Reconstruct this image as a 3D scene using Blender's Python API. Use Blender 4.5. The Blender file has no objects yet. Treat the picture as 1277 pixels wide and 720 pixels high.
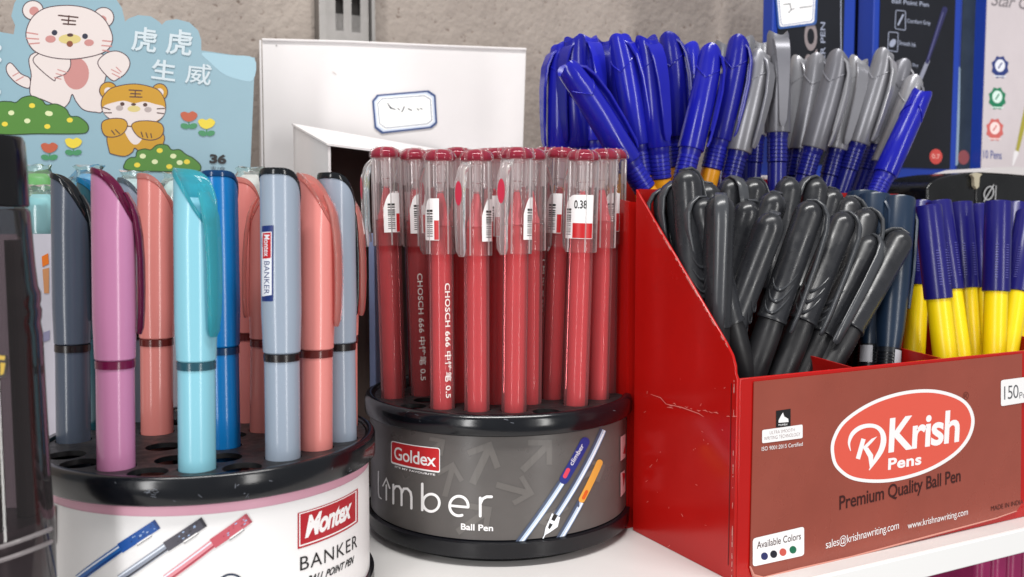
import bpy, bmesh, math, random
from mathutils import Vector, Matrix
random.seed(7)
R = math.radians
scene = bpy.context.scene
col = scene.collection

# ------------------------------------------------------------------ camera, world, lamps, exposure
FPX, HOR, CX, CY = 1153.0, 277.0, 638.5, 360.0
PITCH = math.atan((CY - HOR) / FPX)
CAM = Vector((0, 0, 0.124))
cam_d = bpy.data.cameras.new('camera')
cam = bpy.data.objects.new('camera', cam_d); col.objects.link(cam)
cam.location = CAM
cam.rotation_euler = (math.pi / 2 - PITCH, 0, 0)
cam_d.sensor_width = 36
cam_d.lens = 36 * FPX / 1277
cam_d.clip_start = 0.01; cam_d.clip_end = 20
cam_d.dof.use_dof = True; cam_d.dof.focus_distance = 0.335; cam_d.dof.aperture_fstop = 17
scene.camera = cam

w = bpy.data.worlds.new('World'); scene.world = w; w.use_nodes = True
bg = w.node_tree.nodes['Background']
bg.inputs[0].default_value = (0.95, 0.97, 1.0, 1); bg.inputs[1].default_value = 0.31

def area(name, loc, target, sx, sy, power, colr):
    l = bpy.data.lights.new(name, 'AREA'); l.shape = 'RECTANGLE'; l.size = sx; l.size_y = sy
    l.energy = power; l.color = colr
    o = bpy.data.objects.new(name, l); col.objects.link(o); o.location = loc
    o.rotation_euler = (Vector(target) - Vector(loc)).to_track_quat('-Z', 'Y').to_euler()
    o['kind'] = 'helper'
    return o
area('ceiling_tube_lamp', (0.1, -0.12, 1.35), (0.0, 0.42, 0.05), 1.3, 0.16, 22, (1, 0.985, 0.96))
area('shop_front_lamp', (-0.70, -1.20, 0.28), (0.0, 0.38, 0.10), 0.20, 1.3, 11.5, (1, 0.99, 0.98))
area('aisle_lamp', (0.95, -0.85, 0.25), (0.1, 0.38, 0.10), 0.14, 1.2, 9, (1, 0.98, 0.95))
vs = scene.view_settings
vs.view_transform = 'Standard'; vs.look = 'None'; vs.exposure = 0.02; vs.gamma = 1.0
vs.use_curve_mapping = False
scene.cycles.transparent_max_bounces = 32
scene.cycles.max_bounces = 10
scene.cycles.use_denoising = True

# ------------------------------------------------------------------ colours and materials
def lin(h):
    h = h.lstrip('#')
    c = [int(h[i:i + 2], 16) / 255 for i in (0, 2, 4)]
    return [(x / 12.92 if x <= 0.04045 else ((x + 0.055) / 1.055) ** 2.4) for x in c]
MATS = {}
def mat(name, hexc, rough=0.4, spec=0.5, var=0.0, vscale=60, bump=0.0, bscale=400, trans=0.0, metal=0.0, coat=0.0, ior=1.46, rvar=0.0, sss=0.0):
    if name in MATS: return MATS[name]
    m = bpy.data.materials.new(name); m.use_nodes = True; MATS[name] = m
    nt = m.node_tree; b = nt.nodes['Principled BSDF']; L = nt.links.new
    c = lin(hexc)
    b.inputs['Base Color'].default_value = (*c, 1)
    b.inputs['Roughness'].default_value = rough
    b.inputs['Specular IOR Level'].default_value = spec
    b.inputs['Metallic'].default_value = metal
    b.inputs['Transmission Weight'].default_value = trans
    b.inputs['IOR'].default_value = ior
    b.inputs['Coat Weight'].default_value = coat
    b.inputs['Coat Roughness'].default_value = 0.08
    if sss:
        b.inputs['Subsurface Weight'].default_value = sss
        b.inputs['Subsurface Radius'].default_value = (0.004, 0.002, 0.002)
        b.inputs['Subsurface Scale'].default_value = 0.6
    tc = nt.nodes.new('ShaderNodeTexCoord')
    if var:
        n = nt.nodes.new('ShaderNodeTexNoise'); n.inputs['Scale'].default_value = vscale; n.inputs['Detail'].default_value = 6
        n.inputs['Roughness'].default_value = 0.65
        L(tc.outputs['Object'], n.inputs['Vector'])
        r = nt.nodes.new('ShaderNodeValToRGB')
        r.color_ramp.elements[0].position = 0.3; r.color_ramp.elements[1].position = 0.72
        r.color_ramp.elements[0].color = (*[x * (1 - var) for x in c], 1)
        r.color_ramp.elements[1].color = (*[min(1, x * (1 + var * 0.6) + 0.01 * var) for x in c], 1)
        L(n.outputs['Fac'], r.inputs['Fac']); L(r.outputs['Color'], b.inputs['Base Color'])
    if rvar:
        n2 = nt.nodes.new('ShaderNodeTexNoise'); n2.inputs['Scale'].default_value = vscale * 2.3; n2.inputs['Detail'].default_value = 5
        L(tc.outputs['Object'], n2.inputs['Vector'])
        mr = nt.nodes.new('ShaderNodeMapRange'); mr.inputs['From Min'].default_value = 0.3; mr.inputs['From Max'].default_value = 0.7
        mr.inputs['To Min'].default_value = max(0.03, rough - rvar); mr.inputs['To Max'].default_value = min(1, rough + rvar)
        L(n2.outputs['Fac'], mr.inputs['Value']); L(mr.outputs['Result'], b.inputs['Roughness'])
    if bump:
        n3 = nt.nodes.new('ShaderNodeTexNoise'); n3.inputs['Scale'].default_value = bscale; n3.inputs['Detail'].default_value = 4
        L(tc.outputs['Object'], n3.inputs['Vector'])
        bp = nt.nodes.new('ShaderNodeBump'); bp.inputs['Strength'].default_value = bump; bp.inputs['Distance'].default_value = 0.0006
        L(n3.outputs['Fac'], bp.inputs['Height']); L(bp.outputs['Normal'], b.inputs['Normal'])
    return m

def clear(name, hexc, haze=0.1, rough=0.06, edge=None, blend=0.28):
    """thin see-through plastic: tinted transparency, fresnel gloss, a little milky body"""
    if name in MATS: return MATS[name]
    m = bpy.data.materials.new(name); m.use_nodes = True; MATS[name] = m
    nt = m.node_tree; nt.nodes.clear(); L = nt.links.new
    out = nt.nodes.new('ShaderNodeOutputMaterial')
    tr = nt.nodes.new('ShaderNodeBsdfTransparent'); tr.inputs[0].default_value = (*lin(hexc), 1)
    df = nt.nodes.new('ShaderNodeBsdfDiffuse'); df.inputs[0].default_value = (*lin(hexc), 1)
    tl = nt.nodes.new('ShaderNodeBsdfTranslucent'); tl.inputs[0].default_value = (*lin(hexc), 1)
    md = nt.nodes.new('ShaderNodeMixShader'); md.inputs[0].default_value = 0.5
    L(df.outputs[0], md.inputs[1]); L(tl.outputs[0], md.inputs[2])
    mh = nt.nodes.new('ShaderNodeMixShader'); mh.inputs[0].default_value = haze
    L(tr.outputs[0], mh.inputs[1]); L(md.outputs[0], mh.inputs[2])
    if edge is not None:      # a longer way through the wall near the rim scatters more
        fw = nt.nodes.new('ShaderNodeLayerWeight'); fw.inputs['Blend'].default_value = 0.5
        pw_ = nt.nodes.new('ShaderNodeMath'); pw_.operation = 'POWER'; pw_.inputs[1].default_value = 2.6; L(fw.outputs['Facing'], pw_.inputs[0])
        mr_ = nt.nodes.new('ShaderNodeMapRange'); mr_.inputs['To Min'].default_value = haze; mr_.inputs['To Max'].default_value = edge
        L(pw_.outputs[0], mr_.inputs['Value']); L(mr_.outputs['Result'], mh.inputs[0])
    gl = nt.nodes.new('ShaderNodeBsdfGlossy'); gl.inputs['Color'].default_value = (1, 1, 1, 1); gl.inputs['Roughness'].default_value = rough
    lw = nt.nodes.new('ShaderNodeLayerWeight'); lw.inputs['Blend'].default_value = blend
    mg = nt.nodes.new('ShaderNodeMixShader')
    L(lw.outputs['Fresnel'], mg.inputs[0]); L(mh.outputs[0], mg.inputs[1]); L(gl.outputs[0], mg.inputs[2])
    L(mg.outputs[0], out.inputs[0])
    return m

# ------------------------------------------------------------------ rays of the photograph's lens and surfaces to print on
FWD = Vector((0, math.cos(PITCH), -math.sin(PITCH))); UP = Vector((0, math.sin(PITCH), math.cos(PITCH))); RT = Vector((1, 0, 0))
def ray(u, v): return RT * ((u - CX) / FPX) + FWD + UP * ((CY - v) / FPX)
def at_z(u, v, z):
    d = ray(u, v); return CAM + d * ((z - CAM.z) / d.z)
def at_y(u, v, y):
    d = ray(u, v); return CAM + d * (y / d.y)
class Plane:
    def __init__(s, o, ud, vd):
        s.o, s.u, s.v = Vector(o), Vector(ud).normalized(), Vector(vd).normalized()
        s.n = s.u.cross(s.v)
        if s.n.dot(CAM - s.o) < 0: s.n = -s.n
        s.step = None
    def px(s, u, v):
        d = ray(u, v); t = (s.o - CAM).dot(s.n) / d.dot(s.n)
        p = CAM + d * t - s.o
        return (p.dot(s.u), p.dot(s.v))
    def pt(s, a, b, h=0): return s.o + s.u * a + s.v * b + s.n * h
class Cyl:
    def __init__(s, cx, cy, r): s.cx, s.cy, s.r, s.step = cx, cy, r, 0.0025
    def px(s, u, v):
        d = ray(u, v)
        ox, oy = CAM.x - s.cx, CAM.y - s.cy
        A = d.x ** 2 + d.y ** 2; B = 2 * (ox * d.x + oy * d.y); C = ox * ox + oy * oy - s.r ** 2
        disc = max(0, B * B - 4 * A * C)
        t = (-B - math.sqrt(disc)) / (2 * A); p = CAM + d * t
        th = math.atan2(p.x - s.cx, -(p.y - s.cy))
        return (th * s.r, p.z)
    def pt(s, a, b, h=0):
        th = a / s.r; r = s.r + h
        return Vector((s.cx + math.sin(th) * r, s.cy - math.cos(th) * r, b))

# ------------------------------------------------------------------ object helpers
def link(o, parent=None):
    col.objects.link(o)
    if parent is not None: o.parent = parent
    return o
def tag(o, label, cat, group=None, kind=None):
    if label: o['label'] = label
    if cat: o['category'] = cat
    if group: o['group'] = group
    if kind: o['kind'] = kind
    return o
def thing(name, label, cat, loc=(0, 0, 0), group=None):
    o = bpy.data.objects.new(name, None); o.empty_display_size = 0.01; link(o); o.location = loc
    return tag(o, label, cat, group)
def origin(o):
    while o is not None and o.parent is not None: o = o.parent
    return Vector(o.location) if o is not None else Vector((0, 0, 0))
def fin(me, angle=35):
    me.polygons.foreach_set('use_smooth', [True] * len(me.polygons))
    if angle < 179: me.set_sharp_from_angle(angle=R(angle))
    me.update(); return me
class G:
    def __init__(s): s.v, s.f = [], []
    def add(s, vs, fs):
        k = len(s.v); s.v += [Vector(p) for p in vs]; s.f += [tuple(i + k for i in f) for f in fs]; return s
    def rings(s, rings, cap0=True, cap1=True, closed=False):
        n = len(rings[0]); vs = [p for r in rings for p in r]; fs = []
        m = len(rings)
        for i in range(m if closed else m - 1):
            j = (i + 1) % m
            for k in range(n):
                q = (k + 1) % n; fs.append((i * n + k, i * n + q, j * n + q, j * n + k))
        if not closed:
            if cap0: fs.append(tuple(reversed(range(n))))
            if cap1: fs.append(tuple(range((m - 1) * n, m * n)))
        return s.add(vs, fs)
    def lathe(s, prof, n=24, c=(0, 0, 0), cap0=True, cap1=True):
        rg = []
        for r, z in prof:
            r = max(r, 1e-5)
            rg.append([(c[0] + r * math.cos(2 * math.pi * k / n), c[1] + r * math.sin(2 * math.pi * k / n), c[2] + z) for k in range(n)])
        return s.rings(rg, cap0, cap1)
    def box(s, x0, x1, y0, y1, z0, z1):
        return s.add([(x0, y0, z0), (x1, y0, z0), (x1, y1, z0), (x0, y1, z0), (x0, y0, z1), (x1, y0, z1), (x1, y1, z1), (x0, y1, z1)],
                     [(3, 2, 1, 0), (4, 5, 6, 7), (0, 1, 5, 4), (1, 2, 6, 5), (2, 3, 7, 6), (3, 0, 4, 7)])
    def prism(s, pts, off):
        """closed outline pts (3-D) pushed along off"""
        n = len(pts); off = Vector(off); a = [Vector(p) for p in pts]; b = [p + off for p in a]
        fs = [tuple(range(n)), tuple(reversed(range(n, 2 * n)))] + [(i, (i + 1) % n, n + (i + 1) % n, n + i)[::-1] for i in range(n)]
        return s.add(a + b, fs)
    def tube(s, path, rad, n=8, sq=None):
        path = [Vector(p) for p in path]; rg = []
        for i, p in enumerate(path):
            t = (path[min(i + 1, len(path) - 1)] - path[max(i - 1, 0)]).normalized()
            a = t.cross(Vector((0.13, 0.31, 0.94))).normalized(); b = t.cross(a)
            r = rad[i] if isinstance(rad, (list, tuple)) else rad
            rg.append([p + a * r * math.cos(2 * math.pi * k / n) + b * r * math.sin(2 * math.pi * k / n) for k in range(n)])
        return s.rings(rg)
    def strip(s, path, wd, widths, th, bev=0.25):
        """bar along path: wd = width direction, th = thickness, with chamfered edges"""
        path = [Vector(p) for p in path]; wd = Vector(wd).normalized(); rg = []
        for i, p in enumerate(path):
            t = (path[min(i + 1, len(path) - 1)] - path[max(i - 1, 0)]).normalized()
            nn = t.cross(wd).normalized(); h = (widths[i] if isinstance(widths, (list, tuple)) else widths) / 2
            k = th[i] if isinstance(th, (list, tuple)) else th
            c = min(h, k) * bev
            rg.append([p + wd * x + nn * y for x, y in ((-h, -k / 2 + c), (-h, k / 2 - c), (-h + c, k / 2), (h - c, k / 2), (h, k / 2 - c), (h, -k / 2 + c), (h - c, -k / 2), (-h + c, -k / 2))])
        return s.rings(rg)
    def mesh(s, name, m, angle=35):
        me = bpy.data.meshes.new(name); me.from_pydata(s.v, [], s.f)
        bm = bmesh.new(); bm.from_mesh(me); bmesh.ops.recalc_face_normals(bm, faces=bm.faces); bm.to_mesh(me); bm.free()
        me.materials.append(m)
        return fin(me, angle)
    def build(s, name, m, parent=None, angle=35):
        o0 = origin(parent)
        if parent is not None: s.v = [p - o0 for p in s.v]
        return link(bpy.data.objects.new(name, s.mesh(name, m, angle)), parent)

def smooth_closed(pts, k=6):
    out = []; n = len(pts)
    for i in range(n):
        p0, p1, p2, p3 = pts[i - 1], pts[i], pts[(i + 1) % n], pts[(i + 2) % n]
        for j in range(k):
            t = j / k
            out.append(tuple(0.5 * (2 * p1[d] + (p2[d] - p0[d]) * t + (2 * p0[d] - 5 * p1[d] + 4 * p2[d] - p3[d]) * t * t + (3 * p1[d] - p0[d] - 3 * p2[d] + p3[d]) * t ** 3) for d in (0, 1)))
    return out
def smooth_open(pts, k=5):
    P = [pts[0]] + list(pts) + [pts[-1]]; out = []; D = len(pts[0])
    for i in range(1, len(P) - 2):
        p0, p1, p2, p3 = P[i - 1:i + 3]
        for j in range(k):
            t = j / k
            out.append(tuple(0.5 * (2 * p1[d] + (p2[d] - p0[d]) * t + (2 * p0[d] - 5 * p1[d] + 4 * p2[d] - p3[d]) * t * t + (3 * p1[d] - p0[d] - 3 * p2[d] + p3[d]) * t ** 3) for d in range(D)))
    return out + [tuple(pts[-1])]
def ellpts(cx, cy, rx, ry, rot=0, n=28, a0=0, a1=360):
    c, s_ = math.cos(R(rot)), math.sin(R(rot)); out = []
    full = abs(a1 - a0) >= 360
    for k in range(n if full else n + 1):
        t = R(a0 + (a1 - a0) * k / n); x, y = rx * math.cos(t), ry * math.sin(t)
        out.append((cx + x * c - y * s_, cy + x * s_ + y * c))
    return out
def rrect(q, r, k=4):
    """rounded quad through 4 pixel corners (in order); r as fraction of the shorter side"""
    out = []; n = 4
    for i in range(4):
        p, a, b = Vector(q[i]), Vector(q[i - 1]), Vector(q[(i + 1) % 4])
        la, lb = (a - p).length, (b - p).length; rr = r
        p0, p1 = p + (a - p).normalized() * rr, p + (b - p).normalized() * rr
        for j in range(k + 1):
            t = j / k; out.append(tuple(p0 * (1 - t) ** 2 + p * 2 * t * (1 - t) + p1 * t * t))
    return out
def text_mesh(s, bold=0.0, spacing=1.0, shear=0.0):
    c = bpy.data.curves.new('lettering', 'FONT'); c.body = s; c.size = 1; c.offset = bold; c.space_character = spacing; c.shear = shear
    c.resolution_u = 4
    o = bpy.data.objects.new('lettering', c); me = bpy.data.meshes.new_from_object(o)
    vs = [(v.co.x, v.co.y) for v in me.vertices]; fs = [tuple(p.vertices) for p in me.polygons]
    bpy.data.objects.remove(o); bpy.data.curves.remove(c); bpy.data.meshes.remove(me)
    return vs, fs
class Print:
    """flat print laid on a surface: shapes traced as pixels and carried along the rays onto the surface"""
    def __init__(s, surf, lift=0.00008): s.s = surf; s.bm = bmesh.new(); s.h = lift; s.mats = []; s.step = 0.000004
    def _mi(s, m):
        if m not in s.mats: s.mats.append(m)
        return s.mats.index(m)
    def faces(s, vs, fs, m):
        mi = s._mi(m); k = [s.bm.verts.new((a, b, s.h)) for a, b in vs]
        for f in fs:
            try:
                q = s.bm.faces.new([k[i] for i in f]); q.material_index = mi
            except ValueError: pass
        s.h += s.step; return s
    def raw(s, pts, m): return s.faces(pts, [tuple(range(len(pts)))], m)
    def poly(s, pts, m): return s.raw([s.s.px(*p) for p in pts], m)
    def ell(s, cx, cy, rx, ry, m, rot=0, n=28): return s.poly(ellpts(cx, cy, rx, ry, rot, n), m)
    def stroke(s, pts, wd, m, closed=False, caps=True):
        n = len(pts); P = [Vector(p) for p in pts]; Lf, Rt = [], []
        for i in range(n):
            a = P[i - 1] if (closed or i) else P[i]; b = P[(i + 1) % n] if (closed or i < n - 1) else P[i]
            d1 = (P[i] - a); d2 = (b - P[i])
            if d1.length < 1e-9: d1 = d2
            if d2.length < 1e-9: d2 = d1
            n1 = Vector((-d1.y, d1.x)).normalized(); n2 = Vector((-d2.y, d2.x)).normalized()
            nn = (n1 + n2)
            nn = nn.normalized() if nn.length > 1e-6 else n1
            k = 1 / max(0.5, nn.dot(n1)); ww = (wd[i] if isinstance(wd, (list, tuple)) else wd) / 2
            Lf.append(P[i] + nn * ww * k); Rt.append(P[i] - nn * ww * k)
        vs = [s.s.px(*p) for p in Lf + Rt]
        fs = [(i, (i + 1) % n, n + (i + 1) % n, n + i) for i in range(n if closed else n - 1)]
        if caps and not closed:
            for e, q in ((0, 1), (n - 1, n - 2)):
                d = (P[e] - P[q]).normalized(); a0 = math.atan2(d.y, d.x); ww = (wd[e] if isinstance(wd, (list, tuple)) else wd) / 2
                k0 = len(vs); vs += [s.s.px(P[e].x + ww * math.cos(a0 + R(t)), P[e].y + ww * math.sin(a0 + R(t))) for t in range(-90, 91, 30)]
                fs.append(tuple(range(k0, k0 + 7)))
        return s.faces(vs, fs, m)
    def blob(s, pts, fill, line=None, wd=1.2, sm=True):
        q = smooth_closed(pts) if sm else pts
        s.poly(q, fill)
        if line is not None: s.stroke(q, wd, line, closed=True)
        return s
    def text(s, t, bl, br, tl, m, bold=0.0, spacing=1.0, shear=0.0):
        vs, fs = text_mesh(t, bold, spacing, shear)
        x0, x1 = min(v[0] for v in vs), max(v[0] for v in vs); y0, y1 = min(v[1] for v in vs), max(v[1] for v in vs)
        A, B, C = (Vector(s.s.px(*p)) for p in (bl, br, tl))
        return s.faces([tuple(A + (B - A) * ((x - x0) / (x1 - x0)) + (C - A) * ((y - y0) / (y1 - y0))) for x, y in vs], fs, m)
    def build(s, name, parent, label=None):
        bm = s.bm
        bmesh.ops.triangulate(bm, faces=[f for f in bm.faces if len(f.verts) > 3])
        if s.s.step:
            xs = [v.co.x for v in bm.verts]; x = math.floor(min(xs) / s.s.step) * s.s.step + s.s.step
            while x < max(xs):
                bmesh.ops.bisect_plane(bm, geom=bm.verts[:] + bm.edges[:] + bm.faces[:], plane_co=(x, 0, 0), plane_no=(1, 0, 0)); x += s.s.step
        o0 = origin(parent)
        for v in bm.verts: v.co = s.s.pt(v.co.x, v.co.y, v.co.z) - o0
        me = bpy.data.meshes.new(name); bm.to_mesh(me); bm.free()
        for m in s.mats: me.materials.append(m)
        o = link(bpy.data.objects.new(name, me), parent)
        if label: o['label'] = label
        return o

# ------------------------------------------------------------------ the shelf frame: e1 along the shelf, e2 into it
E1 = Vector((math.sin(R(62.9)), math.cos(R(62.9)), 0)); E2 = Vector((-E1.y, E1.x, 0)); Z = Vector((0, 0, 1))
O = at_z(915, 727, 0.0)
def L3(a, b, z): return O + E1 * a + E2 * b + Z * z
def plane_b(b): return Plane(O + E2 * b, E1, Z)          # surface parallel to the shelf front
def plane_a(a): return Plane(O + E1 * a, E2, Z)          # surface across the shelf
def lbox(g, a0, a1, b0, b1, z0, z1):
    k = len(g.v); g.box(a0, a1, b0, b1, z0, z1)
    for i in range(k, len(g.v)): p = g.v[i]; g.v[i] = L3(p.x, p.y, p.z)
    return g
def bevelled(o, wd=0.0008, seg=2):
    md = o.modifiers.new('bevel', 'BEVEL'); md.width = wd; md.segments = seg; md.limit_method = 'ANGLE'; md.angle_limit = R(40)
    return o

# ------------------------------------------------------------------ wall and shelf
def wall_material():
    m = bpy.data.materials.new('rough_plaster'); m.use_nodes = True; nt = m.node_tree; b = nt.nodes['Principled BSDF']; L = nt.links.new
    tc = nt.nodes.new('ShaderNodeTexCoord')
    n = nt.nodes.new('ShaderNodeTexNoise'); n.inputs['Scale'].default_value = 16; n.inputs['Detail'].default_value = 8; n.inputs['Roughness'].default_value = 0.62
    L(tc.outputs['Object'], n.inputs['Vector'])
    r = nt.nodes.new('ShaderNodeValToRGB'); e = r.color_ramp.elements
    e[0].position = 0.28; e[0].color = (*lin('#8f847d'), 1); e[1].position = 0.75; e[1].color = (*lin('#b0a59c'), 1)
    L(n.outputs['Fac'], r.inputs['Fac'])
    v = nt.nodes.new('ShaderNodeTexNoise'); v.inputs['Scale'].default_value = 230; v.inputs['Detail'].default_value = 3; v.inputs['Roughness'].default_value = 0.5
    L(tc.outputs['Object'], v.inputs['Vector'])
    r2 = nt.nodes.new('ShaderNodeValToRGB'); e = r2.color_ramp.elements
    e[0].position = 0.26; e[0].color = (0.5, 0.44, 0.41, 1); e[1].position = 0.36; e[1].color = (1, 1, 1, 1)
    L(v.outputs['Fac'], r2.inputs['Fac'])
    mx = nt.nodes.new('ShaderNodeMix'); mx.data_type = 'RGBA'; mx.blend_type = 'MULTIPLY'; mx.inputs[0].default_value = 1
    L(r.outputs['Color'], mx.inputs[6]); L(r2.outputs['Color'], mx.inputs[7]); L(mx.outputs[2], b.inputs['Base Color'])
    b.inputs['Roughness'].default_value = 0.9
    bp = nt.nodes.new('ShaderNodeBump'); bp.inputs['Strength'].default_value = 0.5; bp.inputs['Distance'].default_value = 0.002
    L(v.outputs['Fac'], bp.inputs['Height']); L(bp.outputs['Normal'], b.inputs['Normal'])
    return m
WALL_B = 0.285
g = G(); lbox(g, -0.75, 0.95, WALL_B, WALL_B + 0.02, -0.35, 0.75)
o = g.build('wall', wall_material()); o['kind'] = 'structure'
white_lam = mat('white_laminate', '#dcdad8', 0.22, 0.5, var=0.04, vscale=12)
sh = thing('shelf', 'white laminate shelf carrying the pen displays', 'shelf', L3(0, 0, 0)); sh['kind'] = 'structure'
g = G(); lbox(g, -0.6, 0.85, -0.0088, WALL_B - 0.002, -0.0075, 0.0); bevelled(g.build('board', white_lam, sh), 0.0006)
g = G(); lbox(g, -0.6, 0.85, -0.0112, -0.0090, -0.0092, 0.0006); bevelled(g.build('edge_strip', mat('white_edge', '#f0efee', 0.3), sh), 0.0005)

up = thing('slotted_upright', 'grey metal slotted shelf upright on the wall above the white carton', 'upright', L3(-0.2, WALL_B, 0.2))
gal = mat('galvanised', '#8d8a88', 0.38, metal=0.85, var=0.12, vscale=90)
PB = plane_b(WALL_B - 0.004)
u0, u1 = PB.px(403, 20)[0], PB.px(459, 20)[0]
sl = [(PB.px(x, 10)[0]) for x in (417, 427, 437, 448)]
bz = PB.px(430, 19)[1]
zb, zt = 0.06, 0.7
def upr(a0, a1, z0, z1, name='channel_web'):
    q = G(); lbox(q, a0, a1, WALL_B - 0.006, WALL_B - 0.004, z0, z1); return q.build(name, gal, up)
upr(u0, sl[0], zb, zt); upr(sl[1], sl[2], zb, zt); upr(sl[3], u1, zb, zt)
for a0, a1 in ((sl[0], sl[1]), (sl[2], sl[3])):
    z = bz
    q = G(); k = 0
    z = bz - 0.0224 * 6 + 0.0
    while z < zt - 0.03:
        upr(a0, a1, z - 0.0235 + 0.014, z, 'slot_bridge') if z > bz - 0.001 else None
        z += 0.0224
    upr(a0, a1, zb, bz - 0.0, 'slot_bridge')
q = G(); lbox(q, u0 - 0.004, u0 - 0.0002, WALL_B - 0.010, WALL_B - 0.0003, zb, zt); q.build('channel_flange', gal, up)
q = G(); lbox(q, u1 + 0.0002, u1 + 0.0022, WALL_B - 0.010, WALL_B - 0.0003, zb, zt); q.build('channel_flange', gal, up)
q = G(); lbox(q, u0, u1, WALL_B - 0.002, WALL_B - 0.0004, zb, zt); q.build('channel_back', mat('slot_dark', '#2b2826', 0.8), up)

# things under the shelf, at the lower right
mg = thing('magenta_pack', 'magenta ribbed plastic pack under the shelf front at lower right', 'pack', L3(0.15, 0.05, -0.12))
mm = mat('magenta_plastic', '#9c1c5c', 0.35, var=0.15, vscale=120)
for k in range(7):
    q = G(); a = 0.146 + k * 0.0105
    lbox(q, a, a + 0.0095, 0.012, 0.05, -0.14, -0.018); bevelled(q.build('rib', mm, mg), 0.003, 3)
q = G(); lbox(q, 0.146, 0.22, 0.0505, 0.07, -0.14, -0.02); q.build('backing', mm, mg)

# ------------------------------------------------------------------ plastics used by many pens
black_pl = mat('black_plastic', '#0e0f14', 0.24, 0.5)
plate_pl = mat('black_plate', '#1a191b', 0.5, 0.5, var=0.35, vscale=130, rvar=0.15)
white_ink = mat('white_ink', '#f2f0f0', 0.4); black_ink = mat('black_ink', '#151214', 0.45); red_ink = mat('red_ink', '#c01a20', 0.4)
hole_shade = mat('hole_shade_paint', '#0b0b0c', 0.7)  # near-black that paints the shade seen through the drum holes

def plate_with_holes(name, parent, cx, cy, z, r, holes, hr, th, m):
    c = bpy.data.curves.new(name, 'CURVE'); c.dimensions = '2D'; c.fill_mode = 'BOTH'; c.extrude = th / 2
    def circ(x, y, rr, n):
        s = c.splines.new('POLY'); s.points.add(n - 1); s.use_cyclic_u = True
        for k in range(n): s.points[k].co = (x + rr * math.cos(2 * math.pi * k / n), y + rr * math.sin(2 * math.pi * k / n), 0, 1)
    circ(0, 0, r, 96)
    for x, y in holes: circ(x, y, hr, 24)
    t = bpy.data.objects.new(name, c); me = bpy.data.meshes.new_from_object(t)
    bpy.data.objects.remove(t); bpy.data.curves.remove(c)
    me.materials.clear(); me.materials.append(m); fin(me, 30)
    o = link(bpy.data.objects.new(name, me), parent)
    o.location = Vector((cx, cy, z - th / 2)) - origin(parent)
    return o
def hole_spots(pens, cx, cy, rings, hr):
    out = [(p.x - cx, p.y - cy) for p in pens]
    for rr, n, ph in rings:
        for k in range(n):
            x, y = rr * math.cos(2 * math.pi * k / n + ph), rr * math.sin(2 * math.pi * k / n + ph)
            if all(math.hypot(x - a, y - b) > 2 * hr + 0.0011 for a, b in out): out.append((x, y))
    return out
def relax(items, cx, cy, rmax, dmin):
    """move pen feet apart until their holes are separate and inside the plate; items = list of [P, T]"""
    for it in range(200):
        for i in range(len(items)):
            for j in range(i):
                a, b = items[i][0], items[j][0]; d = Vector((a.x - b.x, a.y - b.y, 0))
                if d.length < dmin:
                    k = d.normalized() * (dmin - d.length) * 0.51
                    for q, sg in ((i, 1), (j, -1)):
                        for w_ in (0, 1): items[q][w_] += k * sg
            P = items[i][0]; v = Vector((P.x - cx, P.y - cy, 0))
            if v.length > rmax:
                k = v.normalized() * (rmax - v.length)
                for w_ in (0, 1): items[i][w_] += k
    return items
def frame_for(base, top, spin):
    """pen axes: local z from base to top, local +x (the clip side) turned spin degrees from world +x"""
    z = (top - base).normalized(); x = Vector((math.cos(R(spin)), math.sin(R(spin)), 0)); x = (x - z * x.dot(z)).normalized(); y = z.cross(x)
    m = Matrix((x, y, z)).transposed().to_4x4(); return m
def put_pen(name, label, cat, group, base, top, spin, parts, L, trim=0.0):
    """a pen as an Empty at its tip; parts = (name, mesh, material, [children])"""
    r = thing(name, label, cat, group=group)
    m = frame_for(base, top, spin); z = (top - base).normalized()
    r.matrix_world = Matrix.Translation(top - z * L) @ m
    def rec(ps, par):
        for p in ps:
            o = link(bpy.data.objects.new(p[0], p[1]), par)
            if trim and p[0] == 'barrel':
                zt0 = max(v.co.z for v in p[1].vertices); o.location.z = trim; o.scale.z = 1 - trim / zt0
            if p[2] is not None:
                o.material_slots[0].link = 'OBJECT'; o.material_slots[0].material = p[2]
            if len(p) > 3: rec(p[3], o)
    rec(parts, r)
    return r

# ------------------------------------------------------------------ pink and white drum with slant-top pens
MZ = 0.052
mc = at_z(263, 545, MZ); MX, MY, MR = mc.x + 0.0004, mc.y, 0.0542
drum = thing('pen_drum', 'round pen holder with black rim and white and pink printed band', 'pen holder', (MX, MY, 0), 'round pen holders')
g = G().lathe([(MR * 0.955, 0.0), (MR * 0.955, MZ - 0.006)], 96, (MX, MY, 0), False, False); g.build('drum_wall', mat('pink_card', '#dba3b6', 0.38, var=0.04), drum)
g = G().lathe([(MR * 0.93, 0.0), (MR * 0.985, 0.0), (MR * 0.985, 0.005), (MR * 0.93, 0.005)], 96, (MX, MY, 0), False, False); g.build('base_ring', black_pl, drum)
rt = MZ + 0.0012
g = G().lathe([(MR * 0.94, MZ - 0.0072), (MR - 0.0006, MZ - 0.0072), (MR, MZ - 0.0066), (MR, rt - 0.0014), (MR - 0.0004, rt - 0.0004), (MR - 0.0012, rt), (MR - 0.0026, rt - 0.0002), (MR - 0.0031, rt - 0.0014), (MR - 0.0033, MZ - 0.005)], 128, (MX, MY, 0), False, False)
rim = g.build('rim', mat('black_rim', '#0e1015', 0.18, 0.6, rvar=0.05, vscale=60), drum, 50)

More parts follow.
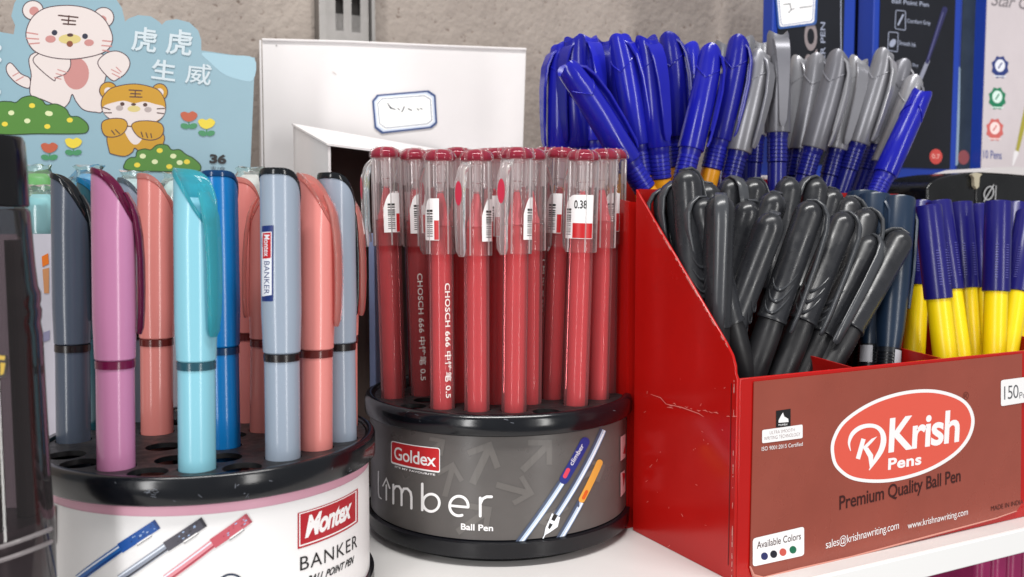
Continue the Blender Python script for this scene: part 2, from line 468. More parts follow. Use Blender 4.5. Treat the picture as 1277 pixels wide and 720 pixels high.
def slant_cap_meshes():
    r0, r1, L = 0.0056, 0.0060, 0.133
    zc0 = 0.0778                                     # lower end of the cap
    n = 36
    def drop(t): return 0.0150 * t ** 2.1            # fall of the slanted top towards the clip side
    def ring(r, z): return [(r * math.cos(2 * math.pi * k / n), r * math.sin(2 * math.pi * k / n), z) for k in range(n)]
    def slant(r, off): return [(r * math.cos(2 * math.pi * k / n), r * math.sin(2 * math.pi * k / n), L + off - drop((math.cos(2 * math.pi * k / n) + 1) / 2)) for k in range(n)]
    cap = G().rings([ring(r0 * 0.93, zc0), ring(r0, zc0 + 0.0004), ring(r1, zc0 + 0.012), ring(r1 * 1.0, L - 0.018), slant(r1 * 0.985, -0.0016), slant(r1 * 0.93, -0.0013), slant(r1 * 0.90, -0.0032)]).mesh('cap', None, 40)
    # thick coloured lip that plugs the slanted mouth
    plug = G().rings([slant(r1 * 0.80, -0.0045), slant(r1 * 0.93, -0.0015), slant(r1 * 1.02, -0.0013), slant(r1 * 1.03, -0.0002), slant(r1 * 0.98, 0.0005), slant(r1 * 0.86, 0.0003), slant(r1 * 0.78, -0.0012), slant(r1 * 0.4, -0.0030)]).mesh('plug', None, 60)
    pth, wd, th = [], [], []
    for t, x, z, ww, tt in ((0, r1 * 0.55, L - 0.0066, .0046, .0010), (0, r1 * 0.85, L - 0.0100, .0058, .0013), (0, r1 * 1.02, L - 0.0135, .0066, .0015), (0, r1 * 1.16, L - 0.0190, .0062, .0015), (0, r1 * 1.24, L - 0.0260, .0060, .0014), (0, r1 * 1.26, L - 0.0340, .0057, .0014), (0, r1 * 1.24, L - 0.0410, .0052, .0014), (0, r1 * 1.19, L - 0.0460, .0044, .0015), (0, r1 * 1.14, L - 0.0478, .0026, .0011)):
        pth.append((x, 0, z)); wd.append(ww); th.append(tt)
    clip = G().strip(pth, (0, 1, 0), wd, th, 0.45).mesh('clip', None, 50)
    rb = 0.0053
    barrel = G().lathe([(rb * 0.5, 0), (rb * 0.9, 0.002), (rb, 0.006), (rb, zc0 - 0.0022)], 32).mesh('barrel', None, 40)
    ringm = G().lathe([(rb * 0.9, zc0 - 0.0026), (rb * 1.04, zc0 - 0.0024), (rb * 1.04, zc0 - 0.0002), (rb * 0.9, zc0 + 0.0001)], 32).mesh('ring', None, 40)
    return cap, plug, clip, barrel, ringm, L
CAPM, PLUGM, CLIPM, BARM, RINGM, SL = slant_cap_meshes()
def pl(n, h, r=0.2): return mat('plastic_' + n, h, r, 0.5, var=0.015, vscale=30)
def tint(n, h, haze=0.35): return clear('tinted_' + n, h, haze, 0.07, blend=0.2)
def sl_kind(c, lip, ring): return (c, lip, ring)
slate = pl('slate', '#4a5260'); slate_lip = mat('lip_black', '#14171b', 0.15)
pinkp = pl('pink', '#cf88b2'); pink_lip = mat('lip_magenta', '#6d1440', 0.15, trans=0.3)
salm = pl('salmon', '#e08a84'); salm_shaded = pl('salmon_shaded', '#d07e77'); salm_lip = tint('salmon', '#f2b4ac', 0.5)  # second salmon is a darker copy, painted for pens standing in shade
aqua = pl('aqua', '#8bc9da'); aqua_lip = tint('aqua', '#62d2de', 0.55)
blue = pl('blue', '#1170b4'); blue_lip = mat('lip_navy', '#0c3f70', 0.15, trans=0.3)
greyb = pl('grey_blue', '#97a3b3'); teal = pl('dark_teal', '#1f4a55'); teal_lip = tint('sky', '#2f9ed0', 0.5)
rk = mat('ring_black', '#1c1617', 0.25); rmag = mat('ring_magenta', '#6d1440', 0.2); rbr = mat('ring_brown', '#5a1f1c', 0.22); rteal = mat('ring_teal', '#27505e', 0.2)
GRPM = 'slant-top pens in the pink and white drum'
SLANT = [  # base px, top px x, clip spin, colours, label
    ((90, 553), 86, 12, slate, slate_lip, rk, 'slate grey slant-top pen with black lip, leftmost in the pink and white drum'),
    ((145, 586), 141, 12, pinkp, pink_lip, rmag, 'pink slant-top pen with dark magenta lip and clip'),
    ((196, 543), 194, 38, salm_shaded, salm_lip, rbr, 'shaded salmon slant-top pen between the pink and the pale aqua pens'),
    ((246, 588), 243, -28, aqua, aqua_lip, rteal, 'pale aqua slant-top pen with translucent turquoise clip facing front'),
    ((279, 560), 272, 100, blue, blue_lip, mat('ring_navy', '#0d3358', 0.2), 'bright blue slant-top pen right behind the pale aqua one'),
    ((309, 528), 303, 60, salm, salm_lip, rbr, 'salmon slant-top pen at the back beside the bright blue pen'),
    ((331, 540), 334, 195, salm_shaded, salm_lip, rbr, 'salmon pen with hanging clear clip, mostly hidden behind the stickered grey pen'),
    ((353, 574), 349, 82, greyb, slate_lip, rk, 'pale grey-blue pen with a small printed sticker on its cap'),
    ((394, 562), 394, -8, salm, salm_lip, rbr, 'light salmon slant-top pen just right of the stickered grey pen'),
    ((425, 551), 419, 60, greyb, slate_lip, rk, 'grey-blue pen with black lip near the right edge of the drum'),
    ((456, 531), 455, -5, salm, salm_lip, rbr, 'salmon pen with clear clip, rightmost in the pink and white drum'),
    ((115, 535), 100, 10, teal, teal_lip, rteal, 'dark teal pen with bright blue lip hidden behind the slate pen'),
    ((168, 524), 158, 20, greyb, tint('smoke', '#a8b4bc', 0.3), rk, 'grey pen with clear lip at the back behind the pink pen'),
]
PT = []
for (b, tx, spin, cm, lm, rm, lab) in SLANT:
    P = at_z(b[0], b[1] - 4, MZ); T = at_y(tx, 214, P.y + 0.001); T.z = 0.1395 + random.uniform(-.0006, .0006); PT.append([P, T])
relax(PT, MX, MY, MR - 0.0033 - 0.0057 - 0.0006, 0.0057 * 2 + 0.0005); pts = [q[0] for q in PT]
for (b, tx, spin, cm, lm, rm, lab), (P, T) in zip(SLANT, PT):
    parts = [('barrel', BARM, cm), ('ring', RINGM, rm), ('cap', CAPM, cm, [('plug', PLUGM, lm)]), ('clip', CLIPM, lm)]
    r = put_pen('slant_top_pen', lab, 'pen', GRPM, P, T, spin, parts, SL)
    if 'sticker' in lab and 'with a small' in lab:
        # sticker wrapped round the cap
        mw = r.matrix_world
        class PenCyl(Cyl):
            def pt(s, a, b, h=0):
                th = a / s.r; rr = s.r + h
                return Vector((s.cx + math.sin(th) * rr, s.cy - math.cos(th) * rr, b))
        c0 = mw @ Vector((0, 0, 0.105)); S = Cyl(c0.x, c0.y, 0.00605); S.step = 0.0007
        p = Print(S, 0.0001)
        navy_s = mat('sticker_navy', '#1c2f6e', 0.35); wst = mat('sticker_white', '#e9eaf0', 0.35)
        p.poly(rrect([(327, 282), (341, 281), (341, 376), (327, 376)], 1.5), navy_s)
        p.poly([(327, 290), (339, 289), (339, 368), (327, 370)], wst)
        p.poly([(328, 291), (338, 290), (338, 322), (328, 323)], red_ink)
        p.text('Montex', (329.5, 293), (329.5, 320), (336.5, 293), wst, 0.01)
        p.text('BANKER', (329.8, 326), (329.8, 367), (336.5, 326), navy_s, 0.0)
        mesh_o = p.build('sticker', None)
        mesh_o.parent = r; mesh_o.matrix_parent_inverse = mw.inverted()
holes = hole_spots(pts, MX, MY, [(0.0445, 21, 0.13), (0.0300, 13, 0.3), (0.0175, 8, 0.1), (0.0055, 2, 0.4)], 0.0057)
plate_with_holes('top_plate', drum, MX, MY, MZ, MR - 0.0033, holes, 0.0057, 0.0016, plate_pl)
g = G().lathe([(0.0005, 0.004), (MR * 0.94, 0.004), (MR * 0.945, MZ - 0.003)], 48, (MX, MY, 0), True, False); g.build('dark_drum_inside', hole_shade, drum)  # dark liner added over floor and wall so the holes look shaded
# printed band
S = Cyl(MX, MY, MR * 0.957)
lw_ = mat('label_white', '#eeecec', 0.3, 0.5, var=0.03, vscale=30)
g = G().lathe([(MR * 0.957, 0.0055), (MR * 0.957, MZ - 0.0105)], 128, (MX, MY, 0), False, False); band = g.build('printed_band', lw_, drum)
p = Print(S, 0.00012)
lr = mat('label_red', '#b01c28', 0.35)
q = [(371, 640), (446, 609), (446, 651), (371, 685)]
p.poly(q, lr); p.stroke([(373.5, 641), (443.5, 612.5), (443.5, 650), (373.5, 681)], 1.3, white_ink, closed=True)
p.text('Montex', (380, 672), (438, 645), (381, 644), white_ink, 0.035, 0.92, 0.25)
p.text('BANKER', (374, 712), (445, 682), (374, 695), black_ink, 0.0, 1.12)
p.text('BALL POINT PEN', (382, 729), (441, 702), (383, 719), black_ink, 0.03, 1.05, 0.35)
for pts_, body, capc, dark in (([(98, 722), (150, 684), (196, 654)], '#1f62ad', '#174f9c', '#0d3a7c'), ([(150, 722), (207, 682), (254, 651)], '#8d93a2', '#514f58', '#3a393f'), ([(207, 722), (265, 678), (310, 646)], '#d98d97', '#c05a66', '#a33f4d')):
    bm_, cm_, dm_ = (mat('print_' + h, h, 0.35) for h in (body, capc, dark))
    A, M, B = pts_
    p.stroke([A, M], 10.5, bm_, caps=False); p.stroke([M, B], 13, cm_, caps=False)
    p.stroke([(A[0] + 2, A[1] + 2.5), (M[0] + 2, M[1] + 2.5)], 2.2, mat('print_d' + dark, dark, 0.4), caps=False)
    p.stroke([(A[0] - 2, A[1] - 2.5), (M[0] - 1.5, M[1] - 2)], 2.0, mat('print_l' + body, '#dfe6f2', 0.3), caps=False)
    d = (Vector(B) - Vector(M)).normalized(); nrm = Vector((-d.y, d.x))
    Bv = Vector(B)
    p.stroke([tuple(Bv - d * 3 + nrm * 0), tuple(Bv + d * 1)], 13, dm_, caps=False)
    p.stroke([tuple(Bv - d * 34 + nrm * 7.3), tuple(Bv - d * 14 + nrm * 7.3)], 2.2, white_ink, caps=False)
    p.stroke([tuple(Bv - d * 35 + nrm * 8.6), tuple(Bv - d * 13 + nrm * 8.6)], 0.8, black_ink, caps=False)
    for k in range(14):
        t = random.uniform(4, 40); s_ = random.uniform(-4, 4); c0 = Bv - d * t + nrm * s_
        p.ell(c0.x, c0.y, random.uniform(0.8, 2.2), random.uniform(0.5, 1.0), dm_ if k % 2 else mat('print_l2' + body, '#9fb4d6', 0.3), math.degrees(math.atan2(d.y, d.x)), 8)
p.stroke(ellpts(288, 733, 17, 17, 0, 30), 2.6, mat('print_dark_navy', '#1a2a44', 0.4), closed=True)
p.poly([(63, 627), (71, 632), (71, 679), (65, 672)], mat('label_dark_red', '#6b1721', 0.4))
p.build('lettering', band)
p = Print(Cyl(MX, MY, MR), 0.00006)
sc = mat('scuff', '#6b6f78', 0.6)
for x, y in [(random.uniform(90, 450), 0) for k in range(5)] + [(192, 612), (196, 615), (218, 624), (297, 606), (306, 618), (411, 585), (140, 603)]:
    if y == 0: y = 612 - ((x - 245) / 220) ** 2 * (38 if x > 245 else 25) + random.uniform(-9, 9)
    for k in range(random.randint(1, 3)): p.stroke([(x + random.uniform(-4, 4), y + random.uniform(-3, 3)), (x + random.uniform(-4, 5), y + random.uniform(-3, 3))], random.uniform(0.4, 0.9), sc)
p.build('scuff_marks', rim)

# ------------------------------------------------------------------ black drum with red gel pens
CZ = 0.0543
c2 = at_z(622, 488, CZ); DX, DY, DR = c2.x, c2.y, 0.0548
d2 = thing('pen_drum', 'round black pen holder with charcoal printed band, full of red pens', 'pen holder', (DX, DY, 0), 'round pen holders')
g = G().lathe([(DR * 0.80, 0.0), (DR * 0.86, 0.0), (DR * 0.89, 0.0022), (DR * 0.95, 0.0026), (DR * 0.985, 0.0034), (DR * 0.99, 0.0088), (DR * 0.955, 0.0096), (DR * 0.90, 0.0096)], 128, (DX, DY, 0), True, False); g.build('base_ring', black_pl, d2, 40)
g = G().lathe([(DR * 0.955, 0.008), (DR * 0.955, CZ - 0.006)], 96, (DX, DY, 0), False, False); g.build('drum_wall', black_pl, d2)
rt = CZ + 0.0014
g = G().lathe([(DR * 0.93, CZ - 0.0064), (DR - 0.0006, CZ - 0.0064), (DR, CZ - 0.0058), (DR, rt - 0.0022), (DR - 0.0008, rt - 0.0006), (DR - 0.002, rt), (DR - 0.003, rt - 0.0003), (DR - 0.004, rt - 0.0014), (DR - 0.0042, CZ - 0.004)], 128, (DX, DY, 0), False, False)
rim2 = g.build('rim', MATS['black_rim'], d2, 50)
char = mat('charcoal_band', '#5a5654', 0.33, 0.5, var=0.12, vscale=45, rvar=0.06)
g = G().lathe([(DR * 0.962, 0.0098), (DR * 0.962, CZ - 0.0068)], 128, (DX, DY, 0), False, False); band2 = g.build('printed_band', char, d2)
S2 = Cyl(DX, DY, DR * 0.962)
p = Print(S2, 0.0001)
ghost = mat('charcoal_ghost', '#66625f', 0.33)
for (x, y, sc_, rot) in ((600, 580, 1.3, -20), (668, 570, 1.2, 0), (640, 610, 1.1, 60), (560, 600, 1.0, -30), (735, 590, 0.9, 20), (590, 650, 1.2, 10), (690, 640, 1.0, 200), (540, 560, 0.8, 10)):
    def rt_(dx, dy): c, s_ = math.cos(R(rot)), math.sin(R(rot)); return (x + sc_ * (dx * c - dy * s_), y + sc_ * (dx * s_ + dy * c))
    p.stroke([rt_(-14, 14), rt_(12, -12)], 7 * sc_, ghost, caps=False); p.stroke([rt_(-8, -15), rt_(14, -15), rt_(14, 8)], 6 * sc_, ghost, caps=False)
gq = [(489, 551), (548, 560), (548, 588), (489, 576)]
p.poly(rrect([(488, 549.5), (549, 559), (549, 590), (488, 578)], 3), white_ink); p.poly(rrect(gq, 2.5), red_ink)
p.text('Goldex', (492, 572.5), (544, 582.5), (492, 556.5), white_ink, 0.012, 0.95)
p.text("IT'S MY FAVOURITE", (493, 583), (543, 593.5), (493, 580.5), white_ink, 0.03, 1.1)
W = 3.4
p.stroke([(472.5, 588), (472.5, 615), (473.5, 620), (476, 622)], 1.6, white_ink)
p.stroke([(478, 606), (482.3, 597), (486.5, 609)], 1.9, white_ink); p.stroke([(482.3, 605), (482.3, 623.5)], 2.0, white_ink)
p.stroke([(491, 628), (491, 604.5)], 2.6, white_ink)
p.stroke([(491, 611), (494, 606.5), (498, 606.5), (501, 611), (501.3, 616), (501.3, 630)], 2.7, white_ink)
p.stroke([(501.3, 615), (504, 609.5), (508.5, 609.5), (512.5, 614), (513.5, 620), (513.5, 634)], 2.9, white_ink)
p.stroke([(527, 603.5), (527, 636)], 3.2, white_ink)
p.stroke(ellpts(538, 627, 10.2, 10.8, 0, 28), 3.3, white_ink, closed=True)
p.stroke([(562, 630.5), (584, 632.5)] , 3.1, white_ink)
p.stroke(ellpts(572.5, 631, 11.5, 12.2, 0, 26, 5, -290), W, white_ink)
p.stroke([(599, 643.5), (599, 621)], W, white_ink); p.stroke([(599, 628), (602, 622), (607, 619.5), (613, 619.5)], W, white_ink)
p.text('Ball Pen', (575, 660.5), (615, 662.5), (575, 652.5), white_ink, 0.022)
ice = mat('print_ice', '#b9cbe2', 0.25); ice2 = mat('print_ice_dark', '#46526a', 0.3); ice3 = mat('print_ice_white', '#eef3fa', 0.25)
def printed_pen(A, B, wd):
    p.stroke([A, B], wd, ice2, caps=False)
    d = (Vector(B) - Vector(A)).normalized(); nn = Vector((-d.y, d.x))
    p.stroke([tuple(Vector(A) + nn * wd * 0.12), tuple(Vector(B) + nn * wd * 0.12)], wd * 0.55, ice, caps=False)
    p.stroke([tuple(Vector(A) + nn * wd * 0.2), tuple(Vector(B) + nn * wd * 0.2)], wd * 0.2, ice3, caps=False)
printed_pen((645, 680), (700, 602), 9.5); printed_pen((694, 642), (752, 536), 8.5); printed_pen((697, 673), (724, 626), 9)
indigo = mat('print_indigo', '#27327e', 0.3); amber = mat('print_amber', '#dfa24a', 0.3)
p.stroke([(703, 598), (729, 551)], 11.5, indigo); p.text('climber', (713.5, 581), (728, 556), (709, 577.5), white_ink, 0.0)
p.stroke([(704, 594), (708, 586)], 5, mat('print_rose', '#d8435a', 0.3))
p.stroke([(725, 623), (747, 577)], 8, amber); p.stroke([(727, 621), (731, 613)], 4, mat('print_orange', '#d8622a', 0.3))
p.poly([(688, 640), (698, 645), (695, 657), (685, 664), (678, 668), (680, 658)], ice3); p.poly([(690, 641), (695, 643), (691, 650), (687, 648)], black_ink); p.poly([(685, 652), (689, 654), (685, 660), (683, 658)], black_ink)
p.stroke([(679, 667), (677, 671)], 1.4, ice3)
pinkw = mat('print_pinkwhite', '#d9b4b8', 0.4)
p.poly([(773, 545), (779, 541), (779, 570), (773, 575)], pinkw); p.poly([(773, 590), (778, 586), (779, 612), (773, 620)], pinkw)
p.poly([(776, 566), (779, 552), (779, 566)], lr); p.poly([(775, 590), (779, 590), (776.5, 608)], lr)
p.build('lettering', band2)
p = Print(Cyl(DX, DY, DR), 0.00006)
for k in range(7):
    x = random.uniform(480, 770); y = 529 - ((x - 622) / 160) ** 2 * 26 + random.uniform(-7, 7); p.stroke([(x, y), (x + random.uniform(-4, 5), y + random.uniform(-2, 2))], random.uniform(0.3, 0.8), mat('scuff', '#6b6f78', 0.6))
p.build('scuff_marks', rim2)

# red gel pen
def gel_meshes():
    L = 0.146; zc = 0.109; rb = 0.0047; rc = 0.0058
    n6 = 6
    bar = []
    for z, r in ((0.0, rb * 0.6), (0.002, rb), (zc + 0.010, rb), (zc + 0.0105, rb * 0.86)):
        bar.append([(r * math.cos(2 * math.pi * (k + .5) / 24) * (1.03 if k % 4 == 1 else 1.0), r * math.sin(2 * math.pi * (k + .5) / 24) * (1.03 if k % 4 == 1 else 1.0), z) for k in range(24)])
    barrel = G().rings(bar, True, False).mesh('barrel', None, 40)
    refill = G().lathe([(0.0006, 0.004), (0.0035, 0.005), (0.0036, zc + 0.012), (0.0029, zc + 0.0135), (0.0022, zc + 0.018), (0.0011, zc + 0.0225), (0.0004, zc + 0.023)], 20).mesh('refill', None, 40)
    tip = G().lathe([(0.0009, zc + 0.0225), (0.0016, zc + 0.0232), (0.0017, zc + 0.0262), (0.0023, zc + 0.0265), (0.0023, zc + 0.0330), (0.0030, zc + 0.0332), (0.0031, zc + 0.0345)], 18).mesh('tip_seat', None, 40)
    cap = G().lathe([(rc * 0.88, zc + 0.0002), (rc * 0.99, zc), (rc, zc + 0.0006), (rc, zc + 0.0068), (rc * 1.015, zc + 0.007), (rc * 1.015, zc + 0.0074), (rc, zc + 0.0076), (rc, zc + 0.0104), (rc * 1.015, zc + 0.0106), (rc * 1.015, zc + 0.011), (rc, zc + 0.0112), (rc * 0.99, zc + 0.0300), (rc * 0.985, zc + 0.0338), (rc * 0.92, zc + 0.0352)], 28, cap0=False, cap1=False).mesh('cap', None, 40)
    ribs = G()
    for k in range(10):
        a = 2 * math.pi * k / 10; c, s_ = math.cos(a), math.sin(a)
        ribs.strip([(c * rc * 0.9, s_ * rc * 0.9, zc + 0.0245), (c * rc * 0.9, s_ * rc * 0.9, zc + 0.0335)], (-s_, c, 0), 0.0007, 0.0006)
    for k in range(5):  # milky outer strips added to imitate bright refraction lines along the cap
        a = 2 * math.pi * k / 5 + 0.3; c, s_ = math.cos(a), math.sin(a)
        ribs.strip([(c * rc * 1.005, s_ * rc * 1.005, zc + 0.0002), (c * rc * 1.005, s_ * rc * 1.005, zc + 0.034)], (-s_, c, 0), 0.0006, 0.0004)
    rib_glints = ribs.mesh('ribs_and_glints', None, 40)
    dome = [(rc * 0.90, zc + 0.0343), (rc * 0.98, zc + 0.0347), (rc * 0.98, zc + 0.0358), (rc * 0.90, zc + 0.0370), (rc * 0.66, zc + 0.0382), (rc * 0.30, zc + 0.0387), (0.0001, zc + 0.0387)]
    plug = G().lathe(dome, 24).mesh('plug', None, 60)
    spokes = G()
    for k in range(6):
        a = 2 * math.pi * k / 6
        spokes.tube([(math.cos(a) * rc * t, math.sin(a) * rc * t, zc + h) for t, h in ((1.02, 0.0346), (1.0, 0.0360), (0.88, 0.0374), (0.5, 0.0387))], [0.0006, 0.0006, 0.0005, 0.0002], 6)
    crown = spokes.mesh('crown', None, 60)
    zs = zc
    clip = G().strip([(rc * 0.9, 0, zs + 0.0335), (rc * 1.25, 0, zs + 0.0315), (rc * 1.52, 0, zs + 0.0270), (rc * 1.58, 0, zs + 0.020), (rc * 1.58, 0, zs + 0.008), (rc * 1.52, 0, zs + 0.0020), (rc * 1.45, 0, zs - 0.0002)], (0, 1, 0), [.0046, .0050, .0054, .0052, .0050, .0048, .0026], [.001, .0012, .0013, .0013, .0013, .0016, .001], 0.45).mesh('clip', None, 50)
    bdg = G(); n = 20
    bdg.add([(rc * 1.58 + 0.00085, 0.0016 * math.cos(2 * math.pi * k / n), zs + 0.0225 + 0.0044 * math.sin(2 * math.pi * k / n)) for k in range(n)], [tuple(range(n))])
    badge = bdg.mesh('badge', None)
    def patch(r, t0, t1, z0, z1, topround=False, n=12):
        gg = G(); vs = []
        for k in range(n + 1):
            th = R(t0 + (t1 - t0) * k / n); f = k / n
            zz = z1 - (0.006 * max(0, 0.45 - f) ** 2 / 0.2025 if topround else 0)
            vs += [(r * math.cos(th), r * math.sin(th), z0), (r * math.cos(th), r * math.sin(th), zz)]
        return gg.add(vs, [(2 * k, 2 * k + 2, 2 * k + 3, 2 * k + 1) for k in range(n)])
    # sticker sits about 100 degrees round from the clip
    st = patch(rc * 1.025, 60, 190, zc + 0.0052, zc + 0.0215, True).mesh('sticker', None, 180)
    bars = G()
    zz = zc + 0.0066
    while zz < zc + 0.0165:
        h = random.choice((0.0003, 0.0005, 0.0008)); b2 = patch(rc * 1.030, 76, 104, zz, zz + h, n=5); bars.add(b2.v, b2.f); zz += h + random.choice((0.0003, 0.0004, 0.0006))
    barcode = bars.mesh('barcode', None, 180)
    st2 = patch(rc * 1.025, 60, 128, zc + 0.0052, zc + 0.0205, True).mesh('sticker', None, 180); rd2 = patch(rc * 1.031, 110, 127, zc + 0.0054, zc + 0.0125).mesh('red_field', None, 180)
    rd = patch(rc * 1.031, 112, 188, zc + 0.0054, zc + 0.0110).mesh('red_field', None, 180)
    tx = G(); vs, fs = text_mesh('0.38', 0.02)
    tx.add([(rc * 1.031 * math.cos(R(116 + x * 28)), rc * 1.031 * math.sin(R(116 + x * 28)), zc + 0.0165 + y * 0.0042) for x, y in vs], fs)
    num = tx.mesh('number', None, 180)
    tx = G(); vs, fs = text_mesh('CHOSCH 666 中性笔 0.5', 0.02, 1.05)
    W_ = max(v[0] for v in vs); s_ = 0.043 / W_
    tx.add([(rb * 1.045 * math.cos(y * s_ * 0.7 / rb), rb * 1.045 * math.sin(y * s_ * 0.7 / rb), 0.0985 - x * s_) for x, y in vs], fs)
    letter = tx.mesh('lettering', None, 180)
    return dict(st2=st2, rd2=rd2, barrel=barrel, refill=refill, tip=tip, cap=cap, rib_glints=rib_glints, plug=plug, crown=crown, clip=clip, badge=badge, st=st, barcode=barcode, rd=rd, num=num, letter=letter, L=L)
GM = gel_meshes()
clr = clear('clear_cap', '#fffdfd', 0.07, 0.03, 0.85, 0.2)
clr2 = clear('clear_milky', '#fffdfd', 0.4, 0.06, 0.9, 0.25)
clr3 = clear('clear_clip', '#fffdfd', 0.16, 0.03, 0.85, 0.24)
redtube = clear('red_tube', '#f6b2b6', 0.22, 0.035, 0.5, 0.18)
refm = mat('red_refill', '#e05f67', 0.35, var=0.05, vscale=90); plugm = clear('red_plug', '#d0506a', 0.5, 0.04, 0.85, 0.25)
silver_ink = mat('silver_ink', '#efe8e4', 0.3); pinkbadge = mat('badge_rose', '#c8324c', 0.35)
GRPG = 'red gel pens standing in the black drum'
GEL = [  # base px, top px x, spin of clip, lettering angle from clip, sticker shown, label
    ((490, 498), 480, 205, None, 'red gel pen with a barcode sticker, leftmost front pen of the black drum'),
    ((527, 495), 517, 190, 80, 'red gel pen with white lettering, second in the front row from the left'),
    ((552, 511), 549, 140, 150, 'red gel pen with white lettering down its barrel, third from the left'),
    ((595, 514), 594, 232, None, 'red gel pen whose clear clip with oval rose badge faces front, left of two'),
    ((641, 515), 645, 236, None, 'red gel pen whose clear clip with oval rose badge faces front, right of two'),
    ((688, 499), 700, 150, None, 'red gel pen behind and left of the one with the wide front sticker'),
    ((718, 507), 728, 120, None, 'red gel pen with a wide white and red sticker facing front'),
    ((745, 499), 752, 100, None, 'red gel pen second from the right edge of the black drum'),
    ((764, 491), 771, 168, None, 'red gel pen, rightmost in the black drum'),
    ((568, 503), 571, 60, None, 'red gel pen standing just behind the third front pen'),
    ((616, 505), 619, 160, None, 'red gel pen half hidden between the two pens with front clips'),
    ((660, 505), 662, 40, None, 'red gel pen half hidden right of the right front-clip pen'),
    ((513, 484), 505, 20, 240, 'red gel pen in the back rows behind the second front pen'),
    ((545, 479), 537, 70, None, 'red gel pen in the back rows behind the third front pen'),
    ((586, 474), 584, 10, None, 'red gel pen in the back rows behind the left front-clip pen'),
    ((628, 472), 629, 80, None, 'red gel pen at the very back of the drum, centre'),
    ((672, 474), 680, 30, 235, 'red gel pen in the back rows in the dark gap right of centre'),
    ((708, 481), 714, 70, None, 'red gel pen in the back rows behind the pen with the wide sticker'),
    ((740, 478), 742, 20, None, 'red gel pen in the back rows near the right edge'),
    ((472, 484), 462, 200, None, 'red gel pen at the far left rim behind the leftmost front pen'),
    ((650, 488), 652, 15, None, 'red gel pen in the second row behind the right front-clip pen'),
    ((604, 489), 606, 75, None, 'red gel pen in the second row behind the left front-clip pen'),
]
PT = []
for (b, tx, spin, la, lab) in GEL:
    P = at_z(b[0], b[1] - 3, CZ); T = at_y(tx, random.uniform(188.5, 192.5), P.y); PT.append([P, T])
relax(PT, DX, DY, DR - 0.0042 - 0.0051 - 0.0006, 0.0113); pts = [q[0] for q in PT]
for (b, tx, spin, la, lab), (P, T) in zip(GEL, PT):
    if 'wide' in lab and 'with a wide' in lab: stk = [('sticker', GM['st'], white_ink, [('barcode', GM['barcode'], black_ink), ('red_field', GM['rd'], red_ink), ('number', GM['num'], black_ink)])]
    else: stk = [('sticker', GM['st2'], white_ink, [('barcode', GM['barcode'], black_ink), ('red_field', GM['rd2'], red_ink)])]
    parts = [('barrel', GM['barrel'], redtube), ('refill', GM['refill'], refm), ('tip_seat', GM['tip'], clr2),
             ('cap', GM['cap'], clr, [('ribs_and_glints', GM['rib_glints'], clr2)] + stk), ('plug', GM['plug'], plugm, [('crown', GM['crown'], clr)]),
             ('clip', GM['clip'], clr3, [('badge', GM['badge'], pinkbadge)])]
    r = put_pen('gel_pen', lab, 'pen', GRPG, P, T, spin, parts, GM['L'])
    if la is not None:
        o = link(bpy.data.objects.new('lettering', GM['letter']), r); o.rotation_euler = (0, 0, R(la))
        o.material_slots[0].link = 'OBJECT'; o.material_slots[0].material = silver_ink
holes = hole_spots(pts, DX, DY, [(0.0448, 26, 0.05), (0.0340, 19, 0.1), (0.0235, 12, 0.2), (0.013, 6, 0), (0.0, 1, 0)], 0.0051)
plate_with_holes('top_plate', d2, DX, DY, CZ, DR - 0.0042, holes, 0.0051, 0.0016, plate_pl)
g = G().lathe([(0.0005, 0.004), (DR * 0.9, 0.004)], 48, (DX, DY, 0), True, False); g.build('dark_drum_inside', hole_shade, d2)

# ------------------------------------------------------------------ stepped red display box
SA = plane_a(0.0)
redc = mat('red_card', '#b4130f', 0.2, 0.5, var=0.10, vscale=14, rvar=0.08)
red_in = mat('red_card_inside', '#a3120e', 0.35, var=0.1, vscale=20)
BD, BH = 0.0610, 0.1370
AF = plane_b(0.0).px(1276, 560)[0] + 0.032             # right end of the front, just out of the picture
FH = SA.px(920, 473)[1]                                # height of the front wall
TH = 0.0011
kb = thing('display_box', 'red card display box with brownish printed front, full of black and navy pens', 'display box', L3(0, 0, 0))
side = [(0, 0), (BD, 0), SA.px(790, 236), SA.px(797, 243), SA.px(905, 427), SA.px(913, 443), SA.px(916.5, 456), SA.px(917, 466), (0.0, FH)]
side[2] = (BD, side[2][1]); BH = side[2][1]
for nm, a0 in (('side_wall', 0.0), ('side_wall', AF - TH)):
    sd_ = side if a0 == 0.0 else [(0, 0), (BD, 0), (BD, FH + 0.004), (0, FH)]
    g = G().prism([L3(a0, b, z) for b, z in sd_], E1 * TH); sw = g.build(nm, redc, kb)
    bevelled(sw, 0.0003)
    if a0 == 0.0: side_obj = sw
g = G(); lbox(g, TH + 0.0001, AF - TH - 0.0001, 0.0, TH, 0.0, FH); front = bevelled(g.build('front_wall', redc, kb), 0.0003)
a1, a2 = plane_b(BD).px(1118, 240)[0], plane_b(BD).px(1152, 256)[0]
zlow = FH + 0.006; a2 = a1 + 0.03
g = G().prism([L3(a, BD - TH, z) for a, z in ((TH + .0001, 0), (AF - TH - .0001, 0), (AF - TH - .0001, zlow), (a2, zlow), (a1, BH), (TH + .0001, BH))], E2 * TH); g.build('back_wall', red_in, kb)
g = G(); lbox(g, TH + 0.0001, AF - TH - 0.0001, TH + 0.0001, BD - TH - 0.0001, 0.0008, 0.0018); g.build('floor', red_in, kb)
FP = plane_b(TH)
